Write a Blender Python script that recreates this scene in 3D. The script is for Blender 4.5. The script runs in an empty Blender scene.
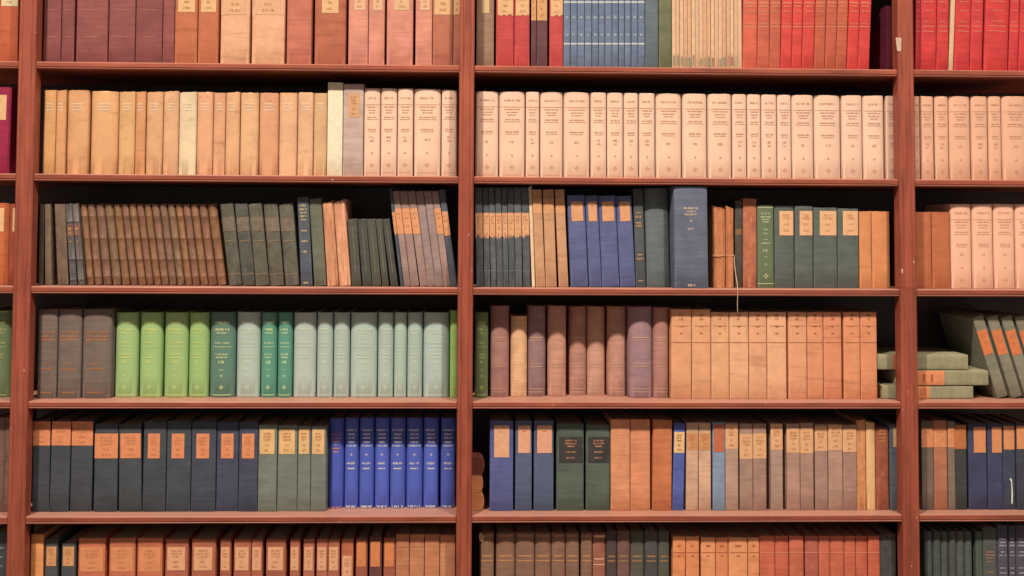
import bpy, bmesh, math, random
import numpy as np
from mathutils import Matrix, Vector

random.seed(7)
scene = bpy.context.scene
COL = scene.collection

# ------------------------------------------------------------------ camera
EYE = np.array([0.0, -2.7, 1.5])
FPX, PPX, PPY = 1000.0, 496.586, 191.460
YAW, PITCH, ROLL = math.radians(-1.50995), math.radians(2.32911), math.radians(-0.28900)


def _rot():
    cy, sy, cp, sp, cr, sr = math.cos(YAW), math.sin(YAW), math.cos(PITCH), math.sin(PITCH), math.cos(ROLL), math.sin(ROLL)
    rz = np.array([[cy, -sy, 0], [sy, cy, 0], [0, 0, 1]])
    rx = np.array([[1, 0, 0], [0, cp, -sp], [0, sp, cp]])
    ry = np.array([[cr, 0, sr], [0, 1, 0], [-sr, 0, cr]])
    return rz @ rx @ ry


ROT = _rot()
cam_data = bpy.data.cameras.new('camera')
cam = bpy.data.objects.new('camera', cam_data)
COL.objects.link(cam)
cam_data.sensor_width = 36.0
cam_data.lens = FPX / 1024.0 * 36.0
cam_data.shift_x = (512.0 - PPX) / 1024.0
cam_data.shift_y = (PPY - 288.0) / 1024.0
r_, f_, u_ = ROT[:, 0], ROT[:, 1], ROT[:, 2]
cam.matrix_world = Matrix(((r_[0], u_[0], -f_[0], EYE[0]), (r_[1], u_[1], -f_[1], EYE[1]), (r_[2], u_[2], -f_[2], EYE[2]), (0, 0, 0, 1)))
scene.camera = cam

# ------------------------------------------------------------------ light and exposure
scene.view_settings.view_transform = 'Standard'
scene.view_settings.look = 'None'
scene.view_settings.exposure = 0.0
scene.view_settings.gamma = 1.0
scene.view_settings.use_curve_mapping = False
LIGHT_TINT = (1.0, 0.80, 0.62)
world = bpy.data.worlds.new('room_air')
scene.world = world
world.use_nodes = True
wb = world.node_tree.nodes['Background']
wb.inputs[0].default_value = (1.0, 0.80, 0.66, 1)
wb.inputs[1].default_value = 0.31


def lamp(name, loc, aim, power, size):
    d = bpy.data.lights.new(name, 'AREA')
    d.shape = 'DISK'
    d.size = size
    d.energy = power
    d.color = LIGHT_TINT
    o = bpy.data.objects.new(name, d)
    COL.objects.link(o)
    o.location = loc
    o.rotation_euler = (Vector(aim) - Vector(loc)).to_track_quat('-Z', 'Y').to_euler()
    return o


lamp('ceiling_lamp', (-2.0, -3.4, 6.0), (-0.5, 0.0, 1.35), 455, 0.30)
lamp('ceiling_lamp', (2.2, -3.4, 6.0), (0.8, 0.0, 1.35), 310, 0.30)
# share of the photograph's pixel value that is the light rather than the surface
EXPO = (1.22, 0.93, 0.71)
ROW_E = [1.33, 1.27, 1.13, 1.10, 1.06, 1.02]   # the upper shelves stand nearer the lamps
LOCAL = [1.0]


# ------------------------------------------------------------------ measuring helpers
def at(x, y, Y):
    """Point on the plane at depth Y behind the bookcase front that the photo shows at pixel x, y."""
    d = ROT @ np.array([(x - PPX) / FPX, 1.0, -(y - PPY) / FPX])
    k = (Y - EYE[1]) / d[1]
    p = EYE + k * d
    return p[0], p[2]


def lin(c):
    c = c / 255.0
    return c / 12.92 if c <= 0.04045 else ((c + 0.055) / 1.055) ** 2.4


def alb(rgb):
    return tuple(min(0.86, max(0.004, lin(v) / e / LOCAL[0])) for v, e in zip(rgb, EXPO))


SHELF_Z = [1.5 + v for v in (0.7545, 0.4518, 0.1501, -0.1500, -0.4541, -0.7562, -1.058)]   # tops of the shelf boards, top to bottom
SHELF_T = 0.0195
BACK = 0.30
POST_D = 0.031

# ------------------------------------------------------------------ materials
MATS = {}


def new_mat(name):
    m = bpy.data.materials.new(name)
    m.use_nodes = True
    nt = m.node_tree
    b = nt.nodes['Principled BSDF']
    return m, nt, b


def _n(nt, kind, **kw):
    n = nt.nodes.new(kind)
    for k, v in kw.items():
        setattr(n, k, v)
    return n


def _coords(nt, scale):
    """Object coordinates shifted by each object's own random number, so copies differ."""
    tc = _n(nt, 'ShaderNodeTexCoord')
    oi = _n(nt, 'ShaderNodeObjectInfo')
    mul = _n(nt, 'ShaderNodeVectorMath', operation='SCALE')
    comb = _n(nt, 'ShaderNodeCombineXYZ')
    for i in range(3):
        nt.links.new(oi.outputs['Random'], comb.inputs[i])
    nt.links.new(comb.outputs[0], mul.inputs[0])
    mul.inputs['Scale'].default_value = 7.3
    add = _n(nt, 'ShaderNodeVectorMath', operation='ADD')
    nt.links.new(tc.outputs['Object'], add.inputs[0])
    nt.links.new(mul.outputs[0], add.inputs[1])
    mp = _n(nt, 'ShaderNodeMapping')
    mp.inputs['Scale'].default_value = scale
    nt.links.new(add.outputs[0], mp.inputs['Vector'])
    return mp.outputs[0], oi


def _noise(nt, vec, scale, detail=4, rough=0.6):
    n = _n(nt, 'ShaderNodeTexNoise')
    n.inputs['Scale'].default_value = scale
    n.inputs['Detail'].default_value = detail
    n.inputs['Roughness'].default_value = rough
    nt.links.new(vec, n.inputs['Vector'])
    return n.outputs[0]


def _ramp(nt, fac, stops):
    r = _n(nt, 'ShaderNodeValToRGB')
    e = r.color_ramp.elements
    e[0].position, e[0].color = stops[0][0], (*stops[0][1], 1)
    e[1].position, e[1].color = stops[-1][0], (*stops[-1][1], 1)
    for p, c in stops[1:-1]:
        k = e.new(p)
        k.color = (*c, 1)
    nt.links.new(fac, r.inputs[0])
    return r.outputs[0]


def _mix(nt, fac, a, b, mode='MIX'):
    m = _n(nt, 'ShaderNodeMix', data_type='RGBA', blend_type=mode)
    for sock, v in ((m.inputs[0], fac), (m.inputs[6], a), (m.inputs[7], b)):
        if hasattr(v, 'is_output'):
            nt.links.new(v, sock)
        elif isinstance(v, (int, float)):
            sock.default_value = v
        else:
            sock.default_value = (*v, 1)
    return m.outputs[2]


def _bump(nt, b, h, strength, dist):
    bp = _n(nt, 'ShaderNodeBump')
    bp.inputs['Strength'].default_value = strength
    bp.inputs['Distance'].default_value = dist
    nt.links.new(h, bp.inputs['Height'])
    nt.links.new(bp.outputs[0], b.inputs['Normal'])


def mul3(c, k):
    return tuple(min(0.9, v * k) for v in c)


def mat(kind, rgb):
    """One procedural material per covering kind and colour."""
    key = (kind, tuple(rgb), LOCAL[0])
    if key in MATS:
        return MATS[key]
    c = alb(rgb)
    m, nt, b = new_mat('%s_%d_%d_%d' % (kind, *rgb))
    if kind == 'cloth':
        v, oi = _coords(nt, (1, 1, 1))
        vs, _ = _coords(nt, (0.6, 0.6, 9))
        col = _ramp(nt, _noise(nt, v, 22, 5), [(0.3, mul3(c, 0.84)), (0.7, mul3(c, 1.14))])
        streak = _noise(nt, vs, 13, 5, 0.7)
        col = _mix(nt, 0.5, col, _ramp(nt, streak, [(0.34, (0.74,) * 3), (0.66, (1.22,) * 3)]), 'MULTIPLY')
        nt.links.new(col, b.inputs['Base Color'])
        b.inputs['Roughness'].default_value = 0.72
        b.inputs['Specular IOR Level'].default_value = 0.25
        _bump(nt, b, _noise(nt, v, 900, 2), 0.25, 0.0005)
    elif kind == 'buckram':            # rough tan library cloth with crosswise creases
        v, oi = _coords(nt, (1, 1, 1))
        vs, _ = _coords(nt, (0.5, 0.5, 5))
        col = _ramp(nt, _noise(nt, v, 30, 6, 0.7), [(0.3, mul3(c, 0.86)), (0.7, mul3(c, 1.1))])
        crease = _ramp(nt, _noise(nt, vs, 12, 3, 0.5), [(0.33, (0.72, 0.68, 0.64)), (0.43, (1, 1, 1)), (0.6, (1, 1, 1)), (0.7, (1.1,) * 3)])
        col = _mix(nt, 0.55, col, crease, 'MULTIPLY')
        nt.links.new(col, b.inputs['Base Color'])
        b.inputs['Roughness'].default_value = 0.8
        b.inputs['Specular IOR Level'].default_value = 0.2
        _bump(nt, b, _noise(nt, v, 500, 3), 0.3, 0.0006)
    elif kind == 'leather':
        v, oi = _coords(nt, (1, 1, 1))
        vz, _ = _coords(nt, (2.5, 2.5, 0.5))
        col = _ramp(nt, _noise(nt, v, 36, 7, 0.75), [(0.3, mul3(c, 0.62)), (0.52, c), (0.74, mul3(c, 1.32))])
        wear = _ramp(nt, _noise(nt, vz, 60, 5, 0.7), [(0.55, (0, 0, 0)), (0.72, (0.5,) * 3)])
        col = _mix(nt, wear, col, mul3(c, 1.9))
        nt.links.new(col, b.inputs['Base Color'])
        b.inputs['Roughness'].default_value = 0.55
        b.inputs['Specular IOR Level'].default_value = 0.35
        _bump(nt, b, _noise(nt, v, 300, 5), 0.35, 0.0008)
    elif kind == 'vellum':
        v, oi = _coords(nt, (1, 1, 1))
        vs, _ = _coords(nt, (0.7, 0.7, 2.2))
        col = _ramp(nt, _noise(nt, v, 14, 5, 0.6), [(0.28, mul3(c, 0.8)), (0.5, c), (0.75, mul3(c, 1.12))])
        stain = _ramp(nt, _noise(nt, vs, 26, 6, 0.7), [(0.3, (0.62, 0.5, 0.4)), (0.42, (1, 1, 1)), (1, (1, 1, 1))])
        col = _mix(nt, 0.6, col, stain, 'MULTIPLY')
        nt.links.new(col, b.inputs['Base Color'])
        b.inputs['Roughness'].default_value = 0.5
        b.inputs['Specular IOR Level'].default_value = 0.35
        _bump(nt, b, _noise(nt, v, 60, 4), 0.4, 0.002)
    elif kind == 'torn':               # frayed wrappers with long upright tears
        v, oi = _coords(nt, (1, 1, 1))
        vz, _ = _coords(nt, (3.2, 1, 0.22))
        col = _ramp(nt, _noise(nt, v, 30, 6, 0.7), [(0.3, mul3(c, 0.82)), (0.7, mul3(c, 1.1))])
        tear = _ramp(nt, _noise(nt, vz, 62, 6, 0.75), [(0.32, (0.42, 0.32, 0.26)), (0.42, (0.85,) * 3), (0.56, (1, 1, 1)), (0.68, (1.4, 1.5, 1.6))])
        col = _mix(nt, 0.85, col, tear, 'MULTIPLY')
        nt.links.new(col, b.inputs['Base Color'])
        b.inputs['Roughness'].default_value = 0.85
        b.inputs['Specular IOR Level'].default_value = 0.15
        _bump(nt, b, _noise(nt, vz, 62, 6, 0.75), 0.6, 0.002)
    elif kind == 'smooth':             # printed journal cloth
        v, oi = _coords(nt, (1, 1, 1))
        col = _ramp(nt, _noise(nt, v, 18, 3), [(0.3, mul3(c, 0.95)), (0.7, mul3(c, 1.05))])
        nt.links.new(col, b.inputs['Base Color'])
        b.inputs['Roughness'].default_value = 0.6
        b.inputs['Specular IOR Level'].default_value = 0.3
        _bump(nt, b, _noise(nt, v, 700, 2), 0.15, 0.0004)
    elif kind == 'paper':              # labels, wrappers
        v, oi = _coords(nt, (1, 1, 1))
        col = _ramp(nt, _noise(nt, v, 70, 5, 0.65), [(0.3, mul3(c, 0.86)), (0.7, mul3(c, 1.08))])
        nt.links.new(col, b.inputs['Base Color'])
        b.inputs['Roughness'].default_value = 0.85
        b.inputs['Specular IOR Level'].default_value = 0.15
    elif kind == 'pages':
        v, oi = _coords(nt, (260, 3, 3))
        col = _ramp(nt, _noise(nt, v, 3, 2), [(0.3, mul3(c, 0.7)), (0.7, c)])
        nt.links.new(col, b.inputs['Base Color'])
        b.inputs['Roughness'].default_value = 0.9
        b.inputs['Specular IOR Level'].default_value = 0.1
    elif kind == 'gilt':
        b.inputs['Base Color'].default_value = (*c, 1)
        b.inputs['Roughness'].default_value = 0.5
        b.inputs['Metallic'].default_value = 0.15
    else:                              # ink, tape, string
        v, oi = _coords(nt, (1, 1, 1))
        col = _ramp(nt, _noise(nt, v, 120, 3), [(0.3, mul3(c, 0.85)), (0.7, mul3(c, 1.1))])
        nt.links.new(col, b.inputs['Base Color'])
        b.inputs['Roughness'].default_value = 0.8
        b.inputs['Specular IOR Level'].default_value = 0.15
    MATS[key] = m
    return m


def wood(name, rgb, axis, chips=True):
    c = alb(rgb)
    m, nt, b = new_mat(name)
    sc = [9.0, 9.0, 9.0]
    sc[axis] = 0.7
    v, oi = _coords(nt, sc)
    v1, _ = _coords(nt, (1, 1, 1))
    g = _noise(nt, v, 7, 7, 0.65)
    col = _ramp(nt, g, [(0.28, mul3(c, 0.62)), (0.48, c), (0.72, mul3(c, 1.32))])
    col = _mix(nt, 0.6, col, _ramp(nt, _noise(nt, v1, 6, 4), [(0.3, (0.74, 0.7, 0.7)), (0.7, (1.2, 1.16, 1.12))]), 'MULTIPLY')
    if chips:                          # pale nicks where the varnish is knocked off
        sv = [62.0, 62.0, 62.0]
        sv[axis] = 24.0
        v2, _ = _coords(nt, sv)
        ch = _ramp(nt, _noise(nt, v2, 1.6, 2, 0.5), [(0.745, (0, 0, 0)), (0.77, (0.75,) * 3)])
        col = _mix(nt, ch, col, alb((235, 180, 150)))
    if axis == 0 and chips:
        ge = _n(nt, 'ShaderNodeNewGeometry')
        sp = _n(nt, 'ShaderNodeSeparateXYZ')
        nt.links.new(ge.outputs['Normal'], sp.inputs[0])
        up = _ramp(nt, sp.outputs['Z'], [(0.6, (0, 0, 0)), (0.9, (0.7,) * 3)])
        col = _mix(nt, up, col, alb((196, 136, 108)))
    nt.links.new(col, b.inputs['Base Color'])
    b.inputs['Roughness'].default_value = 0.42
    b.inputs['Specular IOR Level'].default_value = 0.4
    _bump(nt, b, g, 0.12, 0.001)
    return m


W_POST = wood('varnished_post_wood', (152, 73, 51), 2)
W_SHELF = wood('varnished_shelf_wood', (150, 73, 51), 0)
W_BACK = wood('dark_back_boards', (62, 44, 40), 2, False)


# ------------------------------------------------------------------ building helpers
def link_mesh(name, bm, material, parent=None, smooth=False):
    me = bpy.data.meshes.new(name)
    bm.to_mesh(me)
    bm.free()
    if smooth:
        for p in me.polygons:
            p.use_smooth = True
        me.set_sharp_from_angle(angle=math.radians(40))
    me.materials.append(material)
    o = bpy.data.objects.new(name, me)
    COL.objects.link(o)
    if parent:
        o.parent = parent
    return o


def empty(name, loc, label=None, cat=None, group=None):
    o = bpy.data.objects.new(name, None)
    COL.objects.link(o)
    o.location = loc
    o.empty_display_size = 0.03
    if label:
        o['label'] = label
    if cat:
        o['category'] = cat
    if group:
        o['group'] = group
    return o


def box(bm, x0, x1, y0, y1, z0, z1, bev=0.0):
    g = bmesh.ops.create_cube(bm, size=1.0)
    vs = g['verts']
    for v in vs:
        v.co = Vector(((x0 + x1) / 2 + v.co.x * (x1 - x0), (y0 + y1) / 2 + v.co.y * (y1 - y0), (z0 + z1) / 2 + v.co.z * (z1 - z0)))
    if bev > 0:
        es = list({e for v in vs for e in v.link_edges})
        bmesh.ops.bevel(bm, geom=es, offset=bev, segments=2, affect='EDGES', profile=0.6)


def prism_x(bm, prof, x0, x1):
    """Extrude a y,z outline along x."""
    a = [bm.verts.new((x0, y, z)) for y, z in prof]
    b = [bm.verts.new((x1, y, z)) for y, z in prof]
    n = len(prof)
    for i in range(n):
        j = (i + 1) % n
        bm.faces.new((a[i], a[j], b[j], b[i]))
    bm.faces.new(list(reversed(a)))
    bm.faces.new(b)
    bmesh.ops.recalc_face_normals(bm, faces=bm.faces)


# ------------------------------------------------------------------ room shell and bookcase
def shell():
    bm = bmesh.new(); box(bm, -3.2, 3.2, -3.6, 0.5, -0.05, 0.0)
    o = link_mesh('floor', bm, wood('floor_boards', (120, 84, 62), 0, False)); o['kind'] = 'structure'
    bm = bmesh.new(); box(bm, -3.2, 3.2, 0.36, 0.46, 0.0, 3.2)
    o = link_mesh('wall_back', bm, mat('paper', (205, 190, 170))); o['kind'] = 'structure'


shell()
POSTS = [(-2.437, -2.391), (-1.2122, -1.1663), (-0.0318, 0.0092), (1.1695, 1.2152), (2.397, 2.443)]
CASE = empty('bookcase', (0, 0, 0), 'tall reddish-brown wooden bookcase holding rows of old bound volumes', 'bookcase')


def post(x0, x1, z0, z1):
    bm = bmesh.new()
    prof = [(x0, POST_D), (x0, -0.003), (x0 + 0.003, -0.006), (x0 + 0.009, -0.006), (x0 + 0.0105, -0.0045), (x0 + 0.012, -0.006),
            (x1 - 0.012, -0.006), (x1 - 0.0105, -0.0045), (x1 - 0.009, -0.006), (x1 - 0.003, -0.006), (x1, -0.003), (x1, POST_D)]
    a = [bm.verts.new((x, y, z0)) for x, y in prof]
    b = [bm.verts.new((x, y, z1)) for x, y in prof]
    n = len(prof)
    for i in range(n):
        j = (i + 1) % n
        bm.faces.new((a[i], a[j], b[j], b[i]))
    bm.faces.new(list(reversed(a))); bm.faces.new(b)
    bmesh.ops.recalc_face_normals(bm, faces=bm.faces)
    return link_mesh('upright', bm, W_POST, CASE)


for k, (x0, x1) in enumerate(POSTS):
    if k == 3:                         # this upright is joined half way up
        zj = at(908, 288, 0)[1]
        post(x0 + 0.001, x1 - 0.001, zj + 0.0008, 2.46); post(x0, x1, 0.0, zj)
    else:
        post(x0, x1, 0.0, 2.46)
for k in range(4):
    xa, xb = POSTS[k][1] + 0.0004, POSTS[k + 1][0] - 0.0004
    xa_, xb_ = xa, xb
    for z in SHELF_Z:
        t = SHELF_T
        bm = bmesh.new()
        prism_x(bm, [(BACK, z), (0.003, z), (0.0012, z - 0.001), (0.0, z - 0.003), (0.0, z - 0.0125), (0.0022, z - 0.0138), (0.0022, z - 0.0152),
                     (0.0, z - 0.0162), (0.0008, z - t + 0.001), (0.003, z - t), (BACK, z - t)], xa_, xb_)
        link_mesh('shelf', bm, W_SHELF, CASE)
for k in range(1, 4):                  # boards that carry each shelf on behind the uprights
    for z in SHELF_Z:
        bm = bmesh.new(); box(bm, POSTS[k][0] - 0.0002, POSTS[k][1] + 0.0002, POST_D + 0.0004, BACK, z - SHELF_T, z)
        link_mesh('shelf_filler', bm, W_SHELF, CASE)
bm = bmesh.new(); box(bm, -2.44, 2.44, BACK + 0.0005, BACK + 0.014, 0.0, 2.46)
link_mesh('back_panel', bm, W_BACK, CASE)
for x0, x1 in ((-2.437, -2.42), (2.426, 2.443)):
    bm = bmesh.new(); box(bm, x0, x1, POST_D, BACK, 0.0, 2.46)
    link_mesh('side_panel', bm, W_POST, CASE)
bm = bmesh.new(); box(bm, -2.47, 2.47, -0.03, BACK + 0.03, 2.46, 2.5, 0.006)
link_mesh('cornice', bm, W_POST, CASE)
bm = bmesh.new(); box(bm, -2.43, 2.43, 0.012, 0.03, 0.0, 0.09, 0.002)
link_mesh('plinth', bm, W_POST, CASE)
# scrap of pale paper stuck on an upright
xa, za = at(895.5, 37.5, -0.006); xb, zb = at(901.5, 51.5, -0.006)
bm = bmesh.new()
vs = [bm.verts.new(p) for p in ((xa, -0.0068, za), (xb, -0.0068, za - 0.001), (xb - 0.001, -0.0070, zb + 0.004), (xb - 0.003, -0.0070, zb), (xa + 0.004, -0.0070, zb + 0.001), (xa + 0.002, -0.0069, (za + zb) / 2))]
bm.faces.new(vs)
r = bmesh.ops.extrude_face_region(bm, geom=bm.faces[:])
for v in [g for g in r['geom'] if isinstance(g, bmesh.types.BMVert)]:
    v.co.y += 0.0006
bmesh.ops.recalc_face_normals(bm, faces=bm.faces)
o = link_mesh('paper_scrap', bm, mat('paper', (200, 156, 128)), CASE); o['label'] = 'torn scrap of pale paper'


# ------------------------------------------------------------------ one book
def spine_y(u, b, n):
    """Depth of the spine surface behind its foremost line at u = -1 .. 1 across the spine."""
    u = min(1.0, abs(u))
    return b * (1.0 - max(0.0, 1.0 - u ** n) ** (1.0 / n))


def cover_mesh(w, h, d, b, n, wear, bands, rng, thin=False):
    """Boards and spine as one folded sheet: a U in plan, with French grooves, extruded upwards."""
    t = min(0.0028, w * 0.16)
    hw = w / 2
    N = 12 if w > 0.02 else 8
    arc = []
    for i in range(N + 1):
        a = -math.pi / 2 + math.pi * i / N
        u = math.sin(a)
        arc.append((u * hw * 0.985, spine_y(u, b, n)))
    g = min(0.0012, w * 0.05)
    left = [(-hw, d), (-hw, b + 0.013), (-hw + g * 0.4, b + 0.009), (-hw + g, b + 0.006), (-hw + g * 0.3, b + 0.002)]
    prof = left + arc + [(-x, y) for x, y in reversed(left)]
    nl, na = len(left), len(arc)

    def inner(x, y, i):
        if i < nl:
            return (-hw + t + g * 0.6, y)
        if i >= nl + na:
            return (hw - t - g * 0.6, y)
        return (x * max(0.1, (hw - t * 1.3) / hw), y + t * 0.8)
    inn = [inner(x, y, i) for i, (x, y) in enumerate(prof)]
    zs = [0.0, 0.0012, h * 0.25, h * 0.5, h * 0.75, h - 0.006, h - 0.0012, h]
    bw = 0.0020 if thin else 0.0032
    for z in bands:
        zs += [z - bw, z - bw * 0.45, z + bw * 0.45, z + bw]
    zs = sorted(zs)
    bm = bmesh.new()
    outer_l, inner_l = [], []
    tilt = rng.uniform(-1, 1) * 0.0012 * wear
    for zi, z in enumerate(zs):
        edge = z <= 1e-6 or z >= h - 1e-6
        ro, ri = [], []
        onband = any(abs(z - q) < bw * 0.6 for q in bands)
        for i, (x, y) in enumerate(prof):
            sp = nl <= i < nl + na
            zz = z
            if z >= h - 0.007:
                zz = z + tilt * x / hw
                if sp and z >= h - 1e-6:
                    zz -= wear * rng.random() * 0.0016
            ox, oy = x, y
            if sp:
                u = x / hw
                if onband:
                    oy -= (0.0006 if thin else 0.0016) * (1 - 0.6 * abs(u) ** 4)
                if wear > 0.8:
                    oy += (rng.random() - 0.5) * 0.0008 * wear
                if edge:
                    oy += 0.0009
                    ox *= 1 - 0.0008 / max(hw, 0.003)
            elif edge:
                ox *= 1 - 0.0005 / max(hw, 0.003)
            ro.append(bm.verts.new((ox, oy, zz)))
            ri.append(bm.verts.new((inn[i][0], inn[i][1], zz)))
        outer_l.append(ro); inner_l.append(ri)
    P = len(prof)
    for a in range(len(zs) - 1):
        for i in range(P - 1):
            bm.faces.new((outer_l[a][i], outer_l[a][i + 1], outer_l[a + 1][i + 1], outer_l[a + 1][i]))
            bm.faces.new((inner_l[a][i + 1], inner_l[a][i], inner_l[a + 1][i], inner_l[a + 1][i + 1]))
        for i, s in ((0, 1), (P - 1, -1)):
            q = (outer_l[a][i], outer_l[a + 1][i], inner_l[a + 1][i], inner_l[a][i])
            bm.faces.new(q if s > 0 else tuple(reversed(q)))
    for i in range(P - 1):
        bm.faces.new((outer_l[-1][i], outer_l[-1][i + 1], inner_l[-1][i + 1], inner_l[-1][i]))
        bm.faces.new((outer_l[0][i + 1], outer_l[0][i], inner_l[0][i], inner_l[0][i + 1]))
    return bm, t


def patch(bm, x0, x1, z0, z1, w, b, n, lift, nx=6, torn=0.0, rng=None):
    """A sheet lying on the spine between x0, x1 and z0, z1, following its curve."""
    hw = w / 2
    top, bot, mid = [], [], []
    for i in range(nx + 1):
        x = x0 + (x1 - x0) * i / nx
        y = spine_y(x / (hw * 0.985), b, n) - lift
        dz = (rng.random() - 0.3) * torn if torn and rng else 0
        bot.append(bm.verts.new((x, y, z0 + dz)))
        top.append(bm.verts.new((x, y, z1 - (rng.random() * torn * 0.3 if torn and rng else 0))))
    for i in range(nx):
        bm.faces.new((bot[i], bot[i + 1], top[i + 1], top[i]))


def text_line(bm, xc, wid, z, hgt, w, b, n, rng, lift):
    """One line of small print: upright letter forms with bars, grouped into words."""
    x = xc - wid / 2
    end = xc + wid / 2
    hw = w / 2
    s = max(hgt * 0.22, 0.0006)

    def q(xa, xb, za, zb):
        ya = spine_y(xa / (hw * 0.985), b, n) - lift
        yb = spine_y(xb / (hw * 0.985), b, n) - lift
        bm.faces.new([bm.verts.new(p) for p in ((xa, ya, za), (xb, yb, za), (xb, yb, zb), (xa, ya, zb))])
    left = rng.randint(3, 8)
    while x < end - hgt * 0.3:
        if left == 0:
            x += hgt * 0.55; left = rng.randint(3, 8); continue
        lw = min(hgt * rng.uniform(0.5, 0.85), end - x)
        if lw < 0.0006:
            break
        if hgt < 0.0042:
            k = rng.random() * 0.35
            q(x, x + lw, z - hgt / 2 * (1 - k * 0.4), z + hgt / 2)
        else:
            q(x, x + s, z - hgt / 2, z + hgt / 2)
            if rng.random() < 0.7:
                q(x + lw - s, x + lw, z - hgt / 2, z + hgt / 2)
            q(x + s, x + lw - s, *rng.choice([(z + hgt / 2 - s, z + hgt / 2), (z - s / 2, z + s / 2), (z - hgt / 2, z - hgt / 2 + s)]))
        x += lw + hgt * 0.17
        left -= 1


def emblem(bm, xc, z, s, w, b, n, lift):
    """A small diamond-shaped printed device."""
    hw = w / 2
    y = spine_y(xc / hw, b, n) - lift - 0.0002
    for k in range(4):
        a = math.pi / 2 * k
        c, d = math.cos(a), math.sin(a)
        pts = [(0.15, 0), (0.6, 0.35), (1, 0), (0.6, -0.35)]
        bm.faces.new([bm.verts.new((xc + s * (px * c - py * d), y, z + s * (px * d + py * c))) for px, py in pts])


def build_book(B, label, cat, group):
    """B: resolved geometry in metres and colours. Returns the thing's Empty."""
    rng = random.Random(B['seed'])
    w, h, d = B['w'], B['h'], B['d']
    b, n = B['b'], B['n']
    root = empty(B['name'], B['loc'], label, cat, group)
    root.rotation_euler = (0, B['lean'], 0)
    bm, t = cover_mesh(w, h, d, b, n, B['wear'], B['bands'], rng, B.get('thin', False))
    link_mesh('cover', bm, mat(B['kind'], B['rgb']), root, True)
    bm = bmesh.new()
    m = 0.0028 if B['square'] else 0.0004
    ww = w - 2 * t - 2 * min(0.0012, w * 0.05) - 0.0003
    box(bm, -ww / 2, ww / 2, b + t + 0.001, d - m - 0.001, m, h - m)
    link_mesh('page_block', bm, mat('pages', B['page']), root)
    hw = w / 2
    lab = None
    if B.get('lab'):
        L = B['lab']
        bm = bmesh.new()
        full = L['fb'] - L['fa'] > 0.9
        patch(bm, -hw + L['fa'] * w if not full else -hw * 0.975, -hw + L['fb'] * w if not full else hw * 0.975, L['z0'], L['z1'], w, b, n, 0.0006, 12 if L.get('torn') else 8, L.get('torn', 0), rng)
        lab = link_mesh('paper_label' if not L.get('leather') else 'title_panel', bm, mat('paper' if not L.get('leather') else 'leather', L['rgb']), root, True)
        if L.get('lab'):
            lab['label'] = L['lab']
        if L.get('txt'):
            bm = bmesh.new()
            H = L['z1'] - L['z0']
            W = (L['fb'] - L['fa']) * w
            xc = -hw + (L['fa'] + L['fb']) / 2 * w
            for (fz, fh, fw) in L['txt']:
                text_line(bm, xc, W * fw * rng.uniform(0.85, 1.0), L['z0'] + H * fz, H * fh, w, b, n, rng, 0.001)
            link_mesh('label_print', bm, mat('ink', L['ink']), lab)
    if B.get('strip'):
        rgb, z0, z1, fa, fb = B['strip']
        bm = bmesh.new()
        patch(bm, -hw + fa * w, -hw + fb * w, z0, z1, w, b, n, 0.0005)
        link_mesh('colour_strip', bm, mat('ink', rgb), root)
    if B.get('txt') and len(B['txt']) <= 4 and all(e[3] == 'r' for e in B['txt']):
        for z, hh, fw, st in B['txt']:
            bm = bmesh.new()
            patch(bm, -hw * min(fw, 0.975), hw * min(fw, 0.975), z - hh / 2, z + hh / 2, w, b, n, 0.0006)
            link_mesh('spine_rule', bm, mat(B['tk'], B['trgb']), root)
    elif B.get('txt'):
        bm = bmesh.new()
        few = len(B['txt']) <= 5
        for q, e in enumerate(B['txt']):
            if few and q:
                link_mesh('lettering', bm, mat(B['tk'], B['trgb']), root)
                bm = bmesh.new()
            z, hh, fw, st = e
            if st == 't':
                text_line(bm, 0, w * fw * rng.uniform(0.9, 1.0), z, hh, w, b, n, rng, 0.0007)
            elif st == 'r':
                patch(bm, -hw * min(fw, 0.975), hw * min(fw, 0.975), z - hh / 2, z + hh / 2, w, b, n, 0.0006)
            elif st == 'e':
                emblem(bm, 0, z, hh / 2, w, b, n, 0.0006)
            elif st == 'v':            # line of print running up the spine
                zz = z
                while zz < z + fw:
                    hl = rng.uniform(0.002, 0.005)
                    patch(bm, -hh / 2, hh / 2 * rng.uniform(0.5, 1), zz, zz + hl, w, b, n, 0.0006, 2)
                    zz += hl + 0.0012
        link_mesh('lettering', bm, mat(B['tk'], B['trgb']), root)
    return root


# ------------------------------------------------------------------ the rows of books, as measured
ORD = 'first second third fourth fifth sixth seventh eighth ninth tenth eleventh twelfth thirteenth fourteenth fifteenth sixteenth seventeenth eighteenth nineteenth twentieth'.split()
NUM = 'zero one two three four five six seven eight nine ten eleven twelve thirteen fourteen fifteen sixteen seventeen eighteen nineteen twenty'.split()
ROWS = ['top shelf', 'second shelf', 'third shelf', 'fourth shelf', 'fifth shelf', 'bottom shelf']
BAYS = {'a': 'left-edge bay', 'b': 'left wide bay', 'c': 'right wide bay', 'd': 'right-edge bay'}
SETBACK = [0.040, 0.038, 0.044, 0.045, 0.045, 0.041]
YBOT = {0: (62, 71), 1: (174.5, 181), 2: (286, 290.5), 3: (398, 400), 4: (511.5, 509), 5: (628, 620)}
RUNS = []


def run(bay, row, kind, rgb, desc, books, top, **kw):
    RUNS.append(dict(bay=bay, row=row, kind=kind, rgb=rgb, desc=desc, books=books, top=top, **kw))


def span(x0, x1, n, gap=0.3):
    s = (x1 - x0) / n
    return [(x0 + i * s, x0 + (i + 1) * s - gap) for i in range(n)]


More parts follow.
